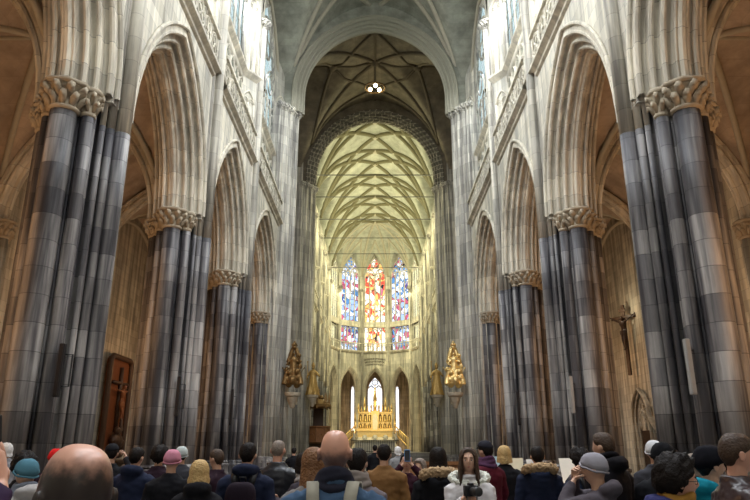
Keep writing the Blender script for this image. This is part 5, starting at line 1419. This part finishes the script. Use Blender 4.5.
_s = _t.nodes.new('ShaderNodeSeparateXYZ'); _t.links.new(_v.outputs['Color'], _s.inputs[0]); _t.links.new(_s.outputs[0], _r.inputs[0]); _t.links.new(_r.outputs[0], _b.inputs['Base Color'])
backpack(bp2, 'black and white patterned backpack on the curly-haired visitor', pat, MS['black'])
person(605, 6.4, 431, 42, 'very tall man in a long black coat with brown hair, looking left', hair='short', haircol=BROWNHAIR, coat=(.008, .007, .010), wide=1.5, hem=.45, hood='hood', scarf=cloth((.008, .007, .010), .9), scf=1.15)
person(594, 5.3, 452, 58, 'woman in a grey ribbed knit hat and grey jacket with hands at her face', hair=None, hat='beanie', hatcol=cloth((.36, .34, .38), .9), coat=(.10, .085, .10), hood='hood', showface=True, arms={1: (.05, .20, 1.58), -1: (-.05, .18, 1.54)}, curl=.9, palm={1: (-.5, -.6, 0), -1: (.5, -.6, 0)})
person(654, 8.0, 440, -20, 'visitor in a white knit hat behind the black knit hat, right side', hair='short', hat='beanie', hatcol=cloth((.72, .72, .74), .9), coat=(.05, .05, .06))
person(662, 6.2, 443, -30, 'visitor in a black knit hat before the white hat, black coat', hair=None, hat='tuque', hatcol=cloth((.008, .008, .010), .95), coat=BLK, wide=1.1)
person(671, 3.7, 452, -92, 'woman with short curly black hair and glasses facing right, blue jacket', hair='curly', haircol=DARKHAIR, coat=(.028, .030, .12), scarf=cloth((.42, .22, .05), .9), glasses=True, near=True, hood='hood', skin=SKIN_R)
person(692, 7.1, 452, -20, 'grey-brown-haired visitor half hidden behind the black beanie', hair='wig', haircol=GREYHAIR, coat=(.06, .04, .04))
person(706, 4.9, 446, -84, 'person in a black beanie and bright turquoise hooded jacket facing right', hair='short', hat='tuque', hatcol=cloth((.008, .008, .012), .95), coat=(.01, .30, .42), hood='hood', near=True, wide=1.1)
person(729, 6.4, 452, -10, 'dark-haired visitor half hidden behind the man in brown leather', hair='short', coat=BLK)
person(734, 4.3, 431, -92, 'man with short brown hair in a brown leather jacket facing right at the right edge', hair='short', haircol=BROWNHAIR, coat=(.045, .026, .028), crough=.32, near=True, skin=SKIN_R, wide=1.1)
person(375, 24, 444.5, 0, 'distant visitor in dark clothes standing before the mausoleum', hair='short', coat=BLK)
person(398, 20, 446, 10, 'distant visitor in a light coat between the camel coat and the raised phone', hair='wig', haircol=WHITEHAIR, coat=(.3, .3, .3))
person(294, 22, 447, 0, 'distant visitor left of the pulpit in a dark coat', hair='short', coat=BLK)
LP = dict(rose=250, door=35, west=2300, clere=2200, aisle=240, choir=1050, choiraisle=300, altar=320, apse=600, apseup=300, altarspot=260, transept=160, exp=0.0)  # door: strength of the added low fill behind the camera, no doorway there
# ------------------------------------------------------------------ camera, light
cam = bpy.data.cameras.new('camera'); co = bpy.data.objects.new('camera', cam); col.objects.link(co)
co.location = (0, 0, 1.7); co.rotation_euler = (R(90 + 17.2), 0, 0); cam.lens = 30.77; cam.sensor_width = 36; cam.clip_end = 300; cam.clip_start = .05
scene.camera = co
def area(name, loc, to, size, p, c, sy=None, spread=180):
    l = bpy.data.lights.new(name, 'AREA'); l.energy = p; l.color = c; l.size = size
    if sy: l.shape = 'RECTANGLE'; l.size_y = sy
    l.spread = R(spread)
    o = bpy.data.objects.new(name, l); col.objects.link(o); o.location = loc
    o.rotation_euler = (Vector(to) - Vector(loc)).to_track_quat('-Z', 'Y').to_euler(); return o
def point(name, loc, p, c, r=.3):
    l = bpy.data.lights.new(name, 'POINT'); l.energy = p; l.color = c; l.shadow_soft_size = r
    o = bpy.data.objects.new(name, l); col.objects.link(o); o.location = loc; return o
DAY = (.88, .93, 1.0); WARM = (1.0, .52, .22); GOLD = (1.0, .80, .42); CH = (1.0, .94, .58)
area('west_rose_daylight', (0, -6.5, 21), (0, 26, 6), 4.5, LP['rose'], DAY)
area('west_low_fill', (0, -7, 4.5), (0, 12, 1.5), 4, LP['door'], (1.0, .86, .74))  # added soft fill low behind the camera, brightens heads and backs
yb = [(PY[0], PY[1]), (PY[1], PY[2]), (PY[2], PY[3]), (PY[3], CW)]
for sd in (1, -1):
    area('west_bay_daylight', (sd * 6.4, 1.5, 26), (-sd * 6, 13, 9), 3.5, LP['west'], DAY, 6)
    for i, (y0, y1) in enumerate(yb):
        ym = (y0 + y1) / 2
        area('clerestory_daylight', (sd * 6.7, ym, 25.5), (-sd * 5, ym, 11), y1 - y0 - 3.4 if i < 3 else 5, LP['clere'] * (1.2, 1.1, 1, .27)[i], DAY, 6)
        point('aisle_lamp', (sd * 10.6, ym, 6.0), LP['aisle'] * (1.7, 1, .9, .9)[i], WARM, .3)
    for k in range(5):
        ym = (CHY[k] + CHY[k + 1]) / 2
        area('choir_daylight', (sd * 6.7, ym, 25.5), (-sd * 5, ym, 22), 3.6, LP['choir'], CH, 6)
        point('choir_aisle_lamp', (sd * 11, ym, 6), LP['choiraisle'], GOLD, .4)
for x in (-1, 1):
    point('altar_lamp', (x * 3.4, 96, 4.0), LP['altar'], WARM, .2)
    area('apse_daylight', (x * 5.2, 91.5, 25), (-x * 5, 80, 12), 3, LP['apse'], CH, 6)
area('apse_uplight', (0, 88, 14), (0, 86, 30), 4, LP['apseup'], GOLD)
area('altar_spot', (0, 76, 13), (0, 86, 4), .8, LP['altarspot'], GOLD, spread=70)
point('crucifix_lamp', (13.2, 34.9, 9.0), 45, (1, .85, .6), .1)
for sd in (1, -1):
    area('transept_daylight', (sd * 14, CY, 15), (0, CY, 6), 6, LP['transept'], (1, .85, .62))
w = bpy.data.worlds.new('world'); scene.world = w; w.use_nodes = True
w.node_tree.nodes['Background'].inputs[0].default_value = (.5, .6, .7, 1); w.node_tree.nodes['Background'].inputs[1].default_value = 0.0
vs = scene.view_settings; vs.view_transform = 'Standard'; vs.look = 'None'; vs.gamma = 1; vs.use_curve_mapping = False; vs.exposure = LP['exp']
scene.cycles.use_denoising = True
scene.cycles.max_bounces = 6; scene.cycles.diffuse_bounces = 2
scene.cycles.sample_clamp_indirect = 6

bpy.data.scenes.remove(SCR)
